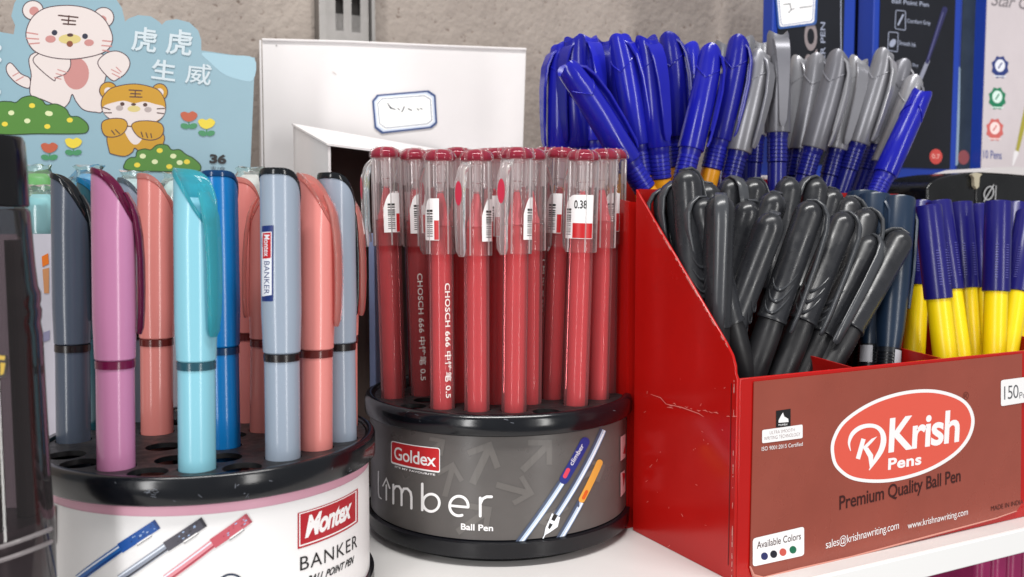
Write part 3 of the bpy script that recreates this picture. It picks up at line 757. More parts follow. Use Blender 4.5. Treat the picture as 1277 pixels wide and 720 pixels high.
for px_ in (1068, 1181):
    a = plane_b(TH).px(px_, 452)[0]
    g = G().prism([L3(a, b, z) for b, z in ((TH + .0001, 0.002), (BD - TH - .0001, 0.002), (BD - TH - .0001, FH + 0.004), (TH + .0001, FH - 0.0008))], E1 * 0.0009); g.build('divider', red_in, kb)
# glued printed front sheet
FPL = plane_b(0.0)
sheet_m = mat('brick_red_sheet', '#95493b', 0.3, 0.5, var=0.12, vscale=18, rvar=0.08, bump=0.08, bscale=60)
pts_ = [(939, 476), (1273, 441), (1271, 630), (1266, 637), (1240, 645), (1150, 669), (1060, 693), (990, 709), (948, 722), (937, 716), (934, 706)]
g = G().prism([FPL.pt(*FPL.px(*q), 0.0003) for q in pts_], -E2 * 0.0003)
sheet = g.build('printed_front', sheet_m, kb)
g = G().tube([FPL.pt(*FPL.px(*q), 0.0006) for q in [(934, 706), (938, 717), (950, 721), (990, 710), (1060, 694), (1150, 670), (1240, 646), (1266, 637)]], [.0003, .0006, .0008, .0005, .0004, .0004, .0003, .0002], 6)
g.build('curled_edge', mat('curl_pink', '#c98a7c', 0.25), sheet)
p = Print(FPL, 0.00068)
ov = smooth_closed([(1037, 568), (1038, 548), (1052, 525), (1085, 503), (1125, 490), (1165, 488), (1198, 499), (1211, 520), (1206, 545), (1186, 568), (1150, 588), (1105, 599), (1065, 597), (1044, 584)], 8)
coral = mat('logo_coral', '#dd5a49', 0.3)
p.poly(ov, coral); p.stroke(ov, 4.2, white_ink, closed=True)
p.text('Krish', (1106, 565), (1194, 551), (1108, 521.5), white_ink, 0.022, 0.92)
p.text('Pens', (1105.5, 586), (1147, 579), (1106, 571.5), white_ink, 0.03, 1.05)
sw_ = smooth_open([(1059, 562, .8), (1057, 552, 3), (1061, 541, 5), (1070, 533.5, 5.4), (1081, 530.5, 5), (1091, 532, 5), (1098, 538.5, 6), (1100, 549, 7), (1097, 561, 6.6), (1090, 573, 5), (1082, 586, 1)])
p.stroke([q[:2] for q in sw_], [q[2] for q in sw_], white_ink, caps=False)
p.stroke([(1075, 547), (1068, 572)], 5.4, white_ink, caps=False); p.poly([(1092, 544), (1085, 547), (1074, 557.5), (1076, 561.5), (1086, 551)], white_ink); p.poly([(1075.5, 560), (1080.5, 557.5), (1087, 567), (1087, 575), (1083, 584), (1081, 570)], white_ink)
brn = mat('print_maroon', '#3a120f', 0.35)
p.text('®', (1199, 499), (1206, 498), (1199, 489), brn, -0.01)
p.text('Premium Quality Ball Pen', (1045, 641), (1196, 605), (1045, 618), brn, 0.012, 0.97)
p.text('sales@krishnawriting.com', (1028, 687), (1119, 662), (1028, 673), white_ink, -0.004, 0.95)
p.text('www.krishnawriting.com', (1130, 662), (1205, 644), (1130, 651), white_ink, -0.004, 0.95)
p.text('MADE IN INDIA', (1234, 637), (1274, 628), (1234, 631), brn, 0.0)
p.poly(rrect([(937, 671), (1001, 656), (1001, 692), (937, 706)], 4), white_ink)
p.text('Available Colors', (942, 684), (997, 672), (942, 675), brn, 0.008)
for x, y, h in ((951.5, 693, '#2a2f62'), (963, 690.5, '#1b1c28'), (974.5, 688, '#c8564a'), (987, 685, '#14694a')): p.ell(x, y, 4.4, 4.8, mat('dot' + h, h, 0.35), 0, 20)
p.poly([(966, 512), (984, 509.5), (984, 531), (966, 533)], black_ink)
p.poly([(969, 524), (972, 518), (974.5, 514), (976, 519), (981, 522), (981.5, 526), (969, 527)], white_ink); p.text('MUMBAI', (969, 531), (980, 530), (969, 528.6), white_ink, 0.0)
p.poly(rrect([(948.5, 536), (999, 529), (999, 546), (948.5, 552.5)], 2), white_ink)
p.text('ULTRA SMOOTH', (958, 541.5), (989, 537.5), (958, 537.5), mat('print_greyrose', '#7a5a58', 0.4), -0.01); p.text('WRITING TECHNOLOGY', (951, 549), (996, 543), (951, 544.6), MATS['print_greyrose'], -0.01)
p.text('ISO 9001:2015 Certified', (948, 562), (999, 555.5), (948, 557), white_ink, 0.0)
p.poly(rrect([(1246, 474), (1285, 469), (1285, 500), (1246, 506.5)], 3), white_ink)
p.text('150', (1250, 498.5), (1268, 496), (1250, 481.5), mat('print_grey', '#58585c', 0.4), 0.0, 0.9); p.text('Pcs', (1269, 497), (1280, 495.5), (1269, 489), MATS['print_grey'], 0.0)
p.build('lettering', sheet)
# scratches and a crease on the side
p = Print(SA, 0.0001)
scr = mat('scratch_pink', '#d98078', 0.55)
for k in range(16):
    x = random.uniform(818, 918); y = 500 + (x - 815) * 0.21 + random.gauss(0, 1.6); l = random.uniform(2, 9)
    p.stroke([(x, y), (x + l * 0.5, y + l * 0.1 + random.uniform(-.8, 1.2)), (x + l, y + random.uniform(-.4, 2.2))], [0.3, random.uniform(.6, 1.3), 0.3], scr, caps=False)
p.stroke([(812, 492), (824, 496), (831, 504), (850, 508), (872, 516), (878, 520)], [0.4, 0.8, 0.5, 1.1, 0.8, 0.3], scr, caps=False)
p.stroke([(912.5, 478), (910.5, 600), (908.5, 705)], 0.8, mat('crease_dark', '#4a0805', 0.5), caps=False)
edge = [(797, 243), (905, 427), (913, 443), (917, 462)]
for k in range(46):
    t = random.random() ** 0.6; x = 797 + 108 * t; y = 243 + 184 * t
    l = random.uniform(1, 6); p.stroke([(x + 0.5, y + 1.6), (x + 0.5 + l * 0.506, y + 1.6 + l * 0.862)], random.uniform(0.5, 1.1), mat('worn_edge', '#d8a49a', 0.7), caps=False)
for k in range(26):
    y = random.uniform(474, 718); l = random.uniform(1, 9); p.stroke([(916.6 - (y - 472) * 0.012, y), (916.6 - (y + l - 472) * 0.012, y + l)], random.uniform(0.4, 0.9), MATS['worn_edge'], caps=False)
for k in range(22):
    x, y = random.uniform(800, 910), random.uniform(470, 690); p.stroke([(x, y), (x + random.uniform(-3, 3), y + random.uniform(-2, 4))], random.uniform(0.3, 0.6), MATS['scratch_pink'], caps=False)
p.build('scratches', side_obj)

# raised tray behind it
tb = thing('display_tray', 'raised red card tray of blue and silver capped pens behind the display box', 'display tray', L3(0, 0.064, 0))
B0, B1, TZ = BD + 0.003, 0.128, 0.055
AT = plane_b(B0).px(1150, 240)[0]
g = G(); lbox(g, 0.0, AT, B0 + 0.0012, B1 - 0.0012, 0.0, TZ); g.build('riser', red_in, tb)
zt_ = plane_b(B0).px(830, 240)[1] - 0.004
g = G(); lbox(g, 0.0, AT, B0, B0 + 0.001, 0.0, zt_); g.build('front_wall', redc, tb)
bt = plane_b(B1).px(690, 92)[1]
SA2 = plane_a(0)
g = G().prism([L3(-0.0011, b, z) for b, z in ((B0, 0), (B1, 0), (B1, bt), (B1 - 0.004, bt - 0.001), (B1 - 0.008, 0.150), (B1 - 0.016, 0.140), (B0, zt_))], E1 * 0.001); g.build('side_wall', redc, tb)
g = G(); lbox(g, 0.0, AT, B1 - 0.001, B1, 0.0, bt - 0.045); g.build('back_wall', red_in, tb)
g = G(); lbox(g, AT + 0.0001, AT + 0.0011, B0, B1, 0.0, zt_); g.build('side_wall', redc, tb)

def box_pen(name, label, cat, grp, top, bt_, low, bl_, spin, parts, L, zmin=0.0025, b_lim=(0.0085, 0.0525), a_lim=(0.0080, AF - 0.0085), clamp=True):
    """stand a pen of length L in the box: its top on the given ray, its axis along the traced line, its foot on the floor"""
    TP_ = plane_b(bt_); T3 = TP_.pt(*TP_.px(*top)); ta = (T3 - O).dot(E1)
    if clamp and ta < a_lim[0]: T3 += E1 * (a_lim[0] - ta); k_ = FPX * (a_lim[0] - ta) * 0.9 / T3.y; top = (top[0] + k_, top[1]); low = (low[0] + k_, low[1])
    n = ray(*top).cross(ray(*low)).normalized()
    best = None
    d = E2.cross(n).normalized()
    if d.z < 0: d = -d
    for k in range(41):
        b = b_lim[0] + (b_lim[1] - b_lim[0]) * k / 40
        Q = plane_b(b); q0 = Q.pt(*Q.px(*low))                # feet at this depth lie on one line under the traced axis
        w0 = q0 - T3; B_ = w0.dot(d)
        for j in range(26):
            trim = 0.002 * j; Lt = L - trim; disc = B_ * B_ - w0.length_squared + Lt * Lt
            if disc < 0: continue
            ft = q0 + d * (-B_ - math.sqrt(disc)); a = (ft - O).dot(E1)
            pa = max(0, a_lim[0] - a, a - a_lim[1]); dz = ft.z - zmin
            cost = (abs(dz) if dz >= 0 else 8 * -dz) + 8 * pa + 0.05 * abs(b - bl_) + 0.12 * trim
            if best is None or cost < best[0]: best = (cost, ft, dz, pa, b, trim)
    _, ft, dz, pa, b, trim = best
    if dz < -0.001 or pa > 0.0005 or dz > 0.004: print('PEN', label, 'dz %.4f' % dz, 'a-out %.4f' % pa, 'b %.3f' % b)
    return put_pen(name, label, cat, grp, ft, T3, spin, parts, L, trim)

# wing-clip pens (blue or silver cap)
def wing_meshes():
    L = 0.150; zc = L - 0.046; n = 28; rg = []
    def rr(z): t = (z - zc) / 0.046; return 0.0060 - 0.0005 * t
    for t in (0, 0.01, 0.5, 0.78, 0.88, 0.95, 0.985, 1.0):
        z = zc + 0.046 * t; r = rr(z) * (0.96 if t == 0 else 1); q = max(0, (t - 0.7) / 0.3)
        sy = 1 - 0.12 * q ** 1.5; sx = 1 - 0.07 * q ** 1.3; e = 1 - 0.10 * max(0, (t - 0.95) / 0.05)
        ring = []
        for k in range(n):
            a = 2 * math.pi * k / n; x, y = r * sx * e ** 0.5 * math.cos(a), r * sy * e * math.sin(a)
            zz = z + (0.0026 * (abs(y) / r) ** 2 - 0.0012 * math.cos(2 * a) * 0.6 if t > 0.9 else 0)
            ring.append((x - 0.0012 * q, y, zz))
        rg.append(ring)
    rg.append([(x * 0.7, y * 0.6, z - 0.0024) for x, y, z in rg[-1]])
    cap = G().rings(rg)
    # V-shaped shoulder ridge
    pth = [(-rr(zc) * 0.2 + 0.99 * rr(zc + .036) * math.cos(a), 0.99 * rr(zc + .036) * math.sin(a), zc + 0.0375 - 0.0055 * (1 - abs(a - math.pi * 1.5) / (math.pi * 0.4))) for a in [math.pi * (1.1 + 0.8 * k / 12) for k in range(13)]]
    cap.tube([(x * 1.0 + 0.0006, y, z) for x, y, z in pth], 0.00035, 5)
    pth = [(x, -y, z) for x, y, z in pth]
    cap.tube([(x * 1.0 + 0.0006, y, z) for x, y, z in pth], 0.00035, 5)
    capm = cap.mesh('cap', None, 40)
    clip = G().strip([(0.0016, 0, L - 0.0012), (0.0044, 0, L - 0.0034), (0.0066, 0, L - 0.0085), (0.0079, 0, L - 0.018), (0.0080, 0, L - 0.030), (0.0076, 0, L - 0.0405), (0.0070, 0, L - 0.0435)], (0, 1, 0), [.0074, .0076, .0070, .0060, .0050, .0040, .0022], [.0010, .0013, .0013, .0012, .0012, .0012, .001], 0.25)
    clip.strip([(0.0060, 0, L - 0.0095), (0.0070, 0, L - 0.018), (0.0071, 0, L - 0.036)], (0, 1, 0), [.0006, .0012, .0010], [0.0016, 0.0018, 0.0012])
    clipm = clip.mesh('clip', None, 40)
    gp = [(0.0040, zc - 0.0140)]
    z = zc - 0.0135
    while z < zc - 0.003: gp += [(0.0048, z), (0.0048, z + 0.0011), (0.00455, z + 0.0013), (0.00455, z + 0.0016)]; z += 0.0018
    gp += [(0.0050, zc - 0.002), (0.0050, zc + 0.001)]
    grip = G().lathe(gp, 22).mesh('grip', None, 30)
    bar = G().lathe([(0.0020, 0), (0.0040, 0.003), (0.0043, 0.012), (0.0044, zc - 0.0141)], 22).mesh('barrel', None, 40)
    return capm, clipm, grip, bar, L
WC, WCL, WG, WB, WL = wing_meshes()
ublue = mat('ultramarine', '#181b9c', 0.2, 0.5, var=0.08, vscale=50, rvar=0.06); ublue2 = mat('ultramarine_grip', '#191c93', 0.3); amberp = mat('amber_barrel', '#e29a18', 0.3)
silv = mat('silver_plastic', '#85858b', 0.3, 0.5, metal=0.35, var=0.08, vscale=70); dblue = mat('deep_blue', '#14186e', 0.24); 
BL = [  # top px, depth, low px, depth, spin, label
    ((697, 60), .118, (698, 190), .112, 200, 'blue capped pen, leftmost and farthest back in the red tray'),
    ((714, 51), .112, (721, 190), .106, 220, 'blue capped pen second from the left, behind the leaning one'),
    ((734, 49), .116, (741, 190), .108, 300, 'blue capped pen third from the left among the blue ones'),
    ((711, 84), .090, (787, 208), .080, 20, 'blue capped pen leaning furthest left, in front, its clip to the right'),
    ((757, 52), .118, (764, 190), .112, 250, 'blue capped pen half hidden left of the upright one with amber barrel'),
    ((776, 48), .098, (800, 212), .086, 330, 'blue capped pen with amber barrel, just right of the leaning one'),
    ((808, 50), .092, (823, 216), .078, 300, 'blue capped pen with amber barrel, upright in the front middle of the tray'),
    ((838, 47), .112, (846, 190), .104, 340, 'blue capped pen behind the front middle ones, tall and upright'),
    ((862, 60), .118, (856, 190), .112, 20, 'blue capped pen in the back, between the upright and the right-leaning ones'),
    ((890, 64), .094, (856, 208), .080, 350, 'blue capped pen leaning right, left one of two'),
    ((925, 52), .096, (886, 216), .080, 340, 'blue capped pen leaning right with amber barrel, next to the silver caps'),
]
BLUES = [ublue, mat('ultramarine_deep', '#15178a', 0.24, 0.5, var=0.1, vscale=50), mat('ultramarine_light', '#2024ac', 0.18, 0.5, var=0.06, vscale=50)]
GREYS = [silv, mat('silver_dark', '#74747b', 0.32, 0.5, metal=0.3, var=0.1, vscale=70), mat('silver_light', '#98989d', 0.28, 0.5, metal=0.35, var=0.06, vscale=70)]
for k, (top, bt_, low, bl_, spin, lab) in enumerate(BL):
    c_ = BLUES[k % 3]
    box_pen('wing_clip_pen', lab, 'pen', 'blue capped pens in the red tray', top, bt_, low, bl_, spin, [('cap', WC, c_), ('clip', WCL, c_), ('grip', WG, ublue2), ('barrel', WB, amberp)], WL, 0.0558, (B0 + 0.007, B1 - 0.007), (0.006, AT - 0.006), False)
SV = [
    ((951, 70), .094, (915, 212), .080, 320, 'silver capped pen leaning right, leftmost front one of the silver group'),
    ((971, 44), .096, (969, 205), .082, 272, 'tallest silver capped pen, upright with its clip facing front'),
    ((1000, 76), .118, (982, 200), .110, 300, 'silver capped pen at the back, right of the tallest one'),
    ((1022, 74), .108, (995, 205), .096, 340, 'bright silver capped pen behind, with a notched top'),
    ((1049, 70), .092, (1006, 212), .078, 330, 'silver capped pen in the front middle of the silver group'),
    ((1072, 76), .104, (1036, 212), .090, 285, 'silver capped pen with hanging clip right of the front middle one'),
    ((1106, 68), .094, (1056, 218), .080, 320, 'silver capped pen with a V-shaped shoulder ridge, second from the right front'),
    ((1128, 82), .108, (1080, 215), .096, 0, 'pale silver capped pen half hidden near the right end'),
    ((1143, 102), .098, (1092, 225), .084, 340, 'silver capped pen, rightmost silver one beside a blue one'),
    ((930, 52), .122, (925, 190), .118, 40, 'silver capped pen peeping out behind the last blue one'),
    ((902, 58), .124, (896, 190), .118, 100, 'silver capped pen tip at the back between blue caps'),
    ((949, 56), .124, (940, 190), .120, 80, 'silver capped pen tip behind the leftmost silver ones'),
]
for k, (top, bt_, low, bl_, spin, lab) in enumerate(SV):
    box_pen('wing_clip_pen', lab, 'pen', 'silver capped pens in the red tray', top, bt_, low, bl_, spin, [('cap', WC, GREYS[k % 3]), ('clip', WCL, GREYS[(k + k // 3) % 3]), ('grip', WG, dblue), ('barrel', WB, dblue)], WL, 0.0558, (B0 + 0.007, B1 - 0.007), (0.006, AT - 0.006), False)
box_pen('wing_clip_pen', 'blue capped pen with amber barrel leaning far right beyond the silver ones', 'pen', 'blue capped pens in the red tray', (1149, 119), .086, (1098, 230), .074, 60, [('cap', WC, ublue), ('clip', WCL, ublue), ('grip', WG, ublue2), ('barrel', WB, amberp)], WL, 0.0558, (B0 + 0.007, B1 - 0.007), (0.006, AT - 0.006), False)

# black round-top pens
def round_meshes():
    L = 0.148; zc = L - 0.049; r = 0.0056
    prof = [(r * 0.95, zc), (r * 1.05, zc + 0.0003), (r * 1.05, zc + 0.0014), (r * 0.99, zc + 0.0018), (r, L - r * 1.1)]
    for k in range(1, 8): a = R(90 * k / 7); prof.append((r * math.cos(a) * 1.0, L - r * 1.1 + r * 1.1 * math.sin(a)))
    cap = G().lathe(prof, 28).mesh('cap', None, 40)
    gr = G()
    for k in range(3):
        zz = zc + 0.0085 + k * 0.0046
        path = []
        for j in range(11):
            t = -1 + 2 * j / 10; a = R(-90 + 46 * t); path.append((r * 1.005 * math.cos(a), r * 1.005 * math.sin(a), zz - 0.0058 * (1 - t * t) + 0.0020 * t))
        gr.tube(path, [0.00012 + 0.00055 * (1 - abs(-1 + 2 * j / 10)) for j in range(11)], 6)
    groove = gr.mesh('grip_ridges', None, 50)
    clip = G().strip([(-0.0022, 0, L - 0.0005), (0.0014, 0, L + 0.0003), (0.0046, 0, L - 0.0012), (0.0070, 0, L - 0.0042), (0.0084, 0, L - 0.0100), (0.0089, 0, L - 0.024), (0.0089, 0, L - 0.042), (0.0085, 0, L - 0.0500), (0.0081, 0, L - 0.0512)], (0, 1, 0), [.0036, .0046, .0050, .0052, .0050, .0048, .0046, .0042, .0026], [.0008, .0012, .0015, .0016, .0016, .0016, .0015, .0014, .001], 0.42)
    clip = clip.mesh('clip', None, 50)
    bar = G().lathe([(0.0024, 0), (0.0050, 0.003), (0.0054, 0.010), (0.0053, zc - 0.004), (0.0049, zc + 0.002)], 24).mesh('barrel', None, 40)
    return cap, groove, clip, bar, L
KC, KGR, KCL, KB, KL = round_meshes()
kcap = mat('graphite_plastic', '#25262a', 0.29, 0.6, var=0.15, vscale=80, rvar=0.1); kbar = mat('graphite_matte', '#1d1d20', 0.42, 0.5, var=0.2, vscale=60, rvar=0.1)
kcl = mat('graphite_clip', '#404246', 0.24, 0.6, var=0.15, vscale=80)
KP = [
    ((848, 211), .040, (855, 333), .030, 40, 'black round-top pen standing tallest near the left end of the display box'),
    ((824, 227), .046, (838, 320), .040, 200, 'black round-top pen left of the tallest one by the red side wall'),
    ((803, 236), .053, (815, 310), .050, 180, 'black round-top pen, leftmost, only its top showing over the side wall'),
    ((898, 243), .026, (893, 400), .016, 262, 'black pen with its long clip facing straight front'),
    ((881, 228), .050, (884, 330), .042, 150, 'black pen in the back left, behind the one with the front clip'),
    ((912, 222), .052, (905, 340), .044, 300, 'black round-top pen in the back row, third dome from the left'),
    ((941, 223), .054, (925, 330), .048, 30, 'black round-top pen in the back row, fourth dome from the left'),
    ((968, 240), .036, (928, 360), .028, 60, 'black pen right behind the leaning pen with the notched top'),
    ((966, 266), .022, (910, 415), .010, 70, 'black pen leaning right with a ringed cap, left of the one with three crescents'),
    ((1014, 251), .024, (946, 445), .010, 338, 'black pen leaning right with three crescent ridges on its cap'),
    ((1055, 266), .028, (985, 440), .012, 335, 'black pen leaning right with a long pale clip hanging free'),
    ((985, 222), .054, (968, 330), .046, 90, 'black round-top pen in the back row, centre'),
    ((1018, 222), .054, (1004, 330), .048, 200, 'black pen with a notched shiny top in the back row, right of centre'),
    ((1061, 247), .046, (1035, 370), .036, 350, 'black pen behind, right of the one with the hanging clip'),
    ((1082, 262), .036, (1030, 440), .018, 340, 'black pen whose clip ends beside the rightmost leaning one'),
    ((1040, 236), .052, (1012, 340), .044, 120, 'black pen peeping out between the back row domes, right end'),
    ((872, 246), .034, (905, 380), .022, 200, 'black pen crossing to the right behind the one with the front clip'),
    ((936, 250), .042, (900, 370), .030, 20, 'black pen leaning right in the second row, left of centre'),
    ((1088, 296), .030, (1012, 440), .012, 300, 'black pen half hidden under the rightmost leaning one'),
    ((1128, 290), .024, (1047, 432), .014, 160, 'black pen leaning furthest right in front of the navy pens'),
]
for top, bt_, low, bl_, spin, lab in KP:
    box_pen('round_top_pen', lab, 'pen', 'black pens in the display box', top, bt_, low, bl_, spin, [('cap', KC, kcap, [('grip_ridges', KGR, kcl)]), ('clip', KCL, kcl), ('barrel', KB, kbar)], KL)

# navy hollow-top pens
def hollow_meshes():
    L = 0.146
    cap = G().lathe([(0.0048, 0.082), (0.0058, 0.090), (0.0066, 0.110), (0.0068, L - 0.001), (0.0064, L), (0.0056, L - 0.0004), (0.0054, L - 0.016)], 28, cap0=True, cap1=True).mesh('cap', None, 40)
    clip = G().strip([(0.0066, 0, L - 0.004), (0.0088, 0, L - 0.008), (0.0092, 0, L - 0.030), (0.0084, 0, L - 0.046)], (0, 1, 0), [.005, .005, .0045, .003], 0.0014, 0.4).mesh('clip', None, 40)
    bar = G().lathe([(0.002, 0), (0.0048, 0.004), (0.0050, 0.06), (0.0047, 0.0825)], 24).mesh('barrel', None, 40)
    q = G()
    for k in range(9): q.lathe([(0.00505, 0.066 + k * 0.0016), (0.0051, 0.0664 + k * 0.0016), (0.00505, 0.0668 + k * 0.0016)], 24, cap0=False, cap1=False)
    tx = G(); vs, fs = text_mesh('Schneider'[:3] + ' 0.6', 0.03)
    s_ = 0.0026
    rid = q.mesh('grip_rings', None, 40)
    lb = G(); n = 6; vs2 = []
    for k in range(n + 1): a = R(-100 + 60 * k / n); vs2 += [(0.00515 * math.cos(a), 0.00515 * math.sin(a), 0.073), (0.00515 * math.cos(a), 0.00515 * math.sin(a), 0.081)]
    lb.add(vs2, [(2 * k, 2 * k + 2, 2 * k + 3, 2 * k + 1) for k in range(n)])
    return cap, clip, bar, rid, lb.mesh('print_patch', None, 180), L
HC, HCL, HB, HR, HP, HL = hollow_meshes()
navyp = mat('navy_plastic', '#1a2b40', 0.28, 0.5, var=0.1, vscale=60); navyb = mat('navy_black', '#12161e', 0.35); ppatch = mat('print_silver', '#b9b9bf', 0.4)
for top, bt_, low, bl_, spin, lab in (((1121, 248), .034, (1108, 430), .018, 20, 'navy pen with hollow cap end, front one of the navy pens'), ((1091, 244), .042, (1085, 430), .028, 300, 'navy pen behind the leaning black pen'), ((1076, 240), .050, (1074, 400), .044, 160, 'navy pen at the back, mostly hidden behind black caps')):
    box_pen('hollow_cap_pen', lab, 'pen', 'navy pens in the middle compartment', top, bt_, low, bl_, spin, [('cap', HC, navyp), ('clip', HCL, navyp), ('barrel', HB, navyb, [('grip_rings', HR, MATS['black_plastic']), ('print_patch', HP, ppatch)])], HL)

# yellow stick pens with dark blue caps
def stick_meshes():
    L = 0.140; zc = L - 0.040; r = 0.0057
    cap = G().lathe([(r * 0.9, zc), (r * 0.98, zc + 0.0002), (r, zc + 0.0008), (r * 0.97, L - 0.0008), (r * 0.93, L), (r * 0.72, L), (r * 0.68, L - 0.0014), (r * 0.3, L - 0.0016), (r * 0.28, L - 0.003), (0.0002, L - 0.003)], 30).mesh('cap', None, 30)
    tick = G()
    for s_ in (-1, 1):
        for k in range(14):
            a = R(-90 + s_ * 22); zz = zc + 0.006 + k * 0.0011; n_ = Vector((math.cos(a), math.sin(a), 0)); t_ = Vector((-n_.y, n_.x, 0))
            tick.strip([n_ * r * 0.985 + t_ * -0.0006 + Z * zz, n_ * r * 0.985 + t_ * 0.0006 + Z * zz], (0, 0, 1), 0.0003, 0.0006)
    tk = tick.mesh('grip_ticks', None, 40)
    bar = G().lathe([(0.002, 0), (0.0044, 0.003), (0.0047, 0.01), (0.0048, zc + 0.003)], 26).mesh('barrel', None, 40)
    return cap, tk, bar, L
YC, YT, YB, YL = stick_meshes()
indp = mat('indigo_plastic', '#1a1766', 0.26, 0.5, var=0.08, vscale=60); yel = mat('yellow_plastic', '#f2d40c', 0.32, 0.5, sss=0.15); tickm = mat('tick_grey', '#5a58a0', 0.4)
for top, bt_, low, bl_, lab in (
        ((1157, 257), .030, (1178, 440), .010, 'yellow pen with dark blue cap, front left one of the yellow group'),
        ((1170, 252), .040, (1196, 440), .018, 'yellow pen with dark blue cap, second from the left in the yellow group'),
        ((1197, 253), .048, (1210, 440), .040, 'yellow pen with dark blue cap behind the two left ones'),
        ((1245, 252), .026, (1240, 436), .012, 'yellow pen standing upright with dark blue cap, front right of the group'),
        ((1283, 266), .032, (1256, 436), .020, 'yellow pen leaning right with dark blue cap at the photo edge'),
        ((1266, 256), .050, (1266, 430), .040, 'yellow pen with dark blue cap at the back near the photo edge'),
        ((1222, 256), .050, (1230, 436), .036, 'yellow pen with dark blue cap in the back right of the group'),
        ((1150, 254), .052, (1140, 430), .040, 'yellow pen at the back left of the yellow group')):
    box_pen('stick_pen', lab, 'pen', 'yellow pens in the right compartment', top, bt_, low, bl_, 90 + random.uniform(-25, 25) - 90, [('cap', YC, indp, [('grip_ticks', YT, tickm)]), ('barrel', YB, yel)], YL)

# ------------------------------------------------------------------ things standing behind, right
sup = thing('support_carton', 'plain white carton under the navy pen boxes, behind the red tray', 'carton', L3(0.2, 0.15, 0))
PB2 = plane_b(0.150); zsup = PB2.px(1130, 224)[1]
a_l, a_r = PB2.px(955, 220)[0], PB2.px(1420, 230)[0]
g = G(); lbox(g, a_l, a_r, 0.150, 0.23, 0.0, zsup); bevelled(g.build('carton_body', mat('white_carton', '#c9c2c4', 0.6, var=0.06), sup), 0.001)
g = G(); lbox(g, a_l + .002, a_r - .002, 0.1494, 0.1499, zsup - 0.012, zsup - 0.002); g.build('tape_strip', mat('carton_tape', '#b9a79c', 0.3), sup)
navyface = mat('navy_box_face', '#0b0e19', 0.5, var=0.15, vscale=30); edgeb = mat('box_edge_blue', '#1d3c9e', 0.35); ptext = mat('print_pale', '#9aa0b4', 0.45)
def navy_box(name, label, x0, x1, ztop, bf, depth, eL, eR, bottom=True, face=None):
    P = plane_b(bf); A0, A1 = P.px(x0, 150)[0], P.px(x1, 150)[0]
    t = thing(name, label, 'pen box', L3(A0, bf, zsup))
    z0 = zsup + 0.0006
    gg = G(); lbox(gg, A0, A1, bf, bf + depth, z0, ztop); body = bevelled(gg.build('carton_body', edgeb, t), 0.0006)
    i0, i1 = P.px(x0 + eL, 150)[0], P.px(x1 - eR, 150)[0]
    gg = G(); lbox(gg, i0, i1, bf - 0.0004, bf - 0.0001, z0 + (0.007 if bottom else 0.001), ztop - 0.004); gg.build('face_panel', face or navyface, t)
    return t, P
nb1, P1 = navy_box('pen_box', 'narrow navy pen box with vertical lettering and a blue-edged price sticker', 961, 1063, 0.40, 0.158, 0.008, 6, 14)
pf = Plane(P1.o - E2 * 0.0004, E1, Z); p = Print(pf, 0.0001)
p.text('TRO', (1019, 118), (1019, 28), (1003, 118), mat('print_bronze', '#8d8284', 0.4), 0.04)
p.text('ROLLER PEN', (1029, 112), (1029, 28), (1023, 112), ptext, 0.01)
p.stroke([(1048.5, -10), (1048.5, 40), (1049, 85), (1049, 150)], 1.2, ptext)
p.build('lettering', nb1)
st = thing('price_sticker', 'white price sticker with blue border on the narrow navy box', 'sticker', P1.pt(*P1.px(992, 10), 0.001))
p = Print(Plane(P1.o - E2 * 0.0007, E1, Z), 0.0002)
p.poly(rrect([(966, -14), (1020, -18), (1018, 31), (970, 37)], 4), mat('sticker_blue', '#3b5c9c', 0.4)); p.poly(rrect([(968, -12), (1017, -16), (1015, 28.5), (972, 34)], 4), white_ink)
p.stroke(rrect([(970, -10), (1015, -14), (1013, 26.5), (974, 32)], 4), 0.8, MATS['sticker_blue'], closed=True)
ink = mat('pen_ink', '#3c3f4a', 0.5)
p.stroke([(977, 6), (985, 5), (986, 12)], 1.0, ink); p.stroke([(983, 16), (987, 12), (990, 11)], 0.9, ink); p.stroke([(997, 10), (1012, 8)], 1.0, ink)
p.build('sticker_face', st)
nb0, P0 = navy_box('pen_box', 'dark navy pen box set back between the lettered box and the wide one', 1060, 1092, 0.40, 0.170, 0.008, 3, 3)
nb2, P2 = navy_box('pen_box', 'wide navy pen box with bright blue edges, icons and a red dot', 1086, 1194, 0.42, 0.156, 0.012, 7, 8)
p = Print(Plane(P2.o - E2 * 0.0004, E1, Z), 0.0001)
p.text('Ball Point Pen', (1112, 4), (1158, 9), (1112, -2), ptext, 0.01)
p.stroke(rrect([(1117, 13), (1129, 14), (1129, 38), (1116, 36)], 2), 0.9, ptext, closed=True); p.stroke([(1120, 31), (1126, 19)], 2.2, ptext)
p.text('Comfort Grip', (1131, 30), (1160, 33), (1131, 23.5), ptext, 0.01)
p.stroke(rrect([(1108, 40), (1120, 41), (1119, 65), (1107, 63)], 2), 0.9, ptext, closed=True); p.ell(1113, 54, 3.5, 5.5, ptext, 30); p.text('Smooth Ink', (1121, 56), (1142, 59), (1121, 50.5), ptext, 0.01)
p.text('Quick Dry', (1124, 82), (1145, 85), (1124, 77), ptext, 0.01)
p.build('lettering', nb2); p = Print(Plane(P2.o - E2 * 0.0004, E1, Z), 0.0001); p.stroke([(1144, 107), (1157, 76)], 5, mat('print_pen_grey', '#8d8fa0', 0.4)); p.stroke([(1156, 78), (1178, 12)], [4, 7], mat('print_pen_indigo', '#2a2a55', 0.4)); p.stroke([(1157, 74), (1176, 16)], 1.0, mat('print_pen_glint', '#60608a', 0.4))
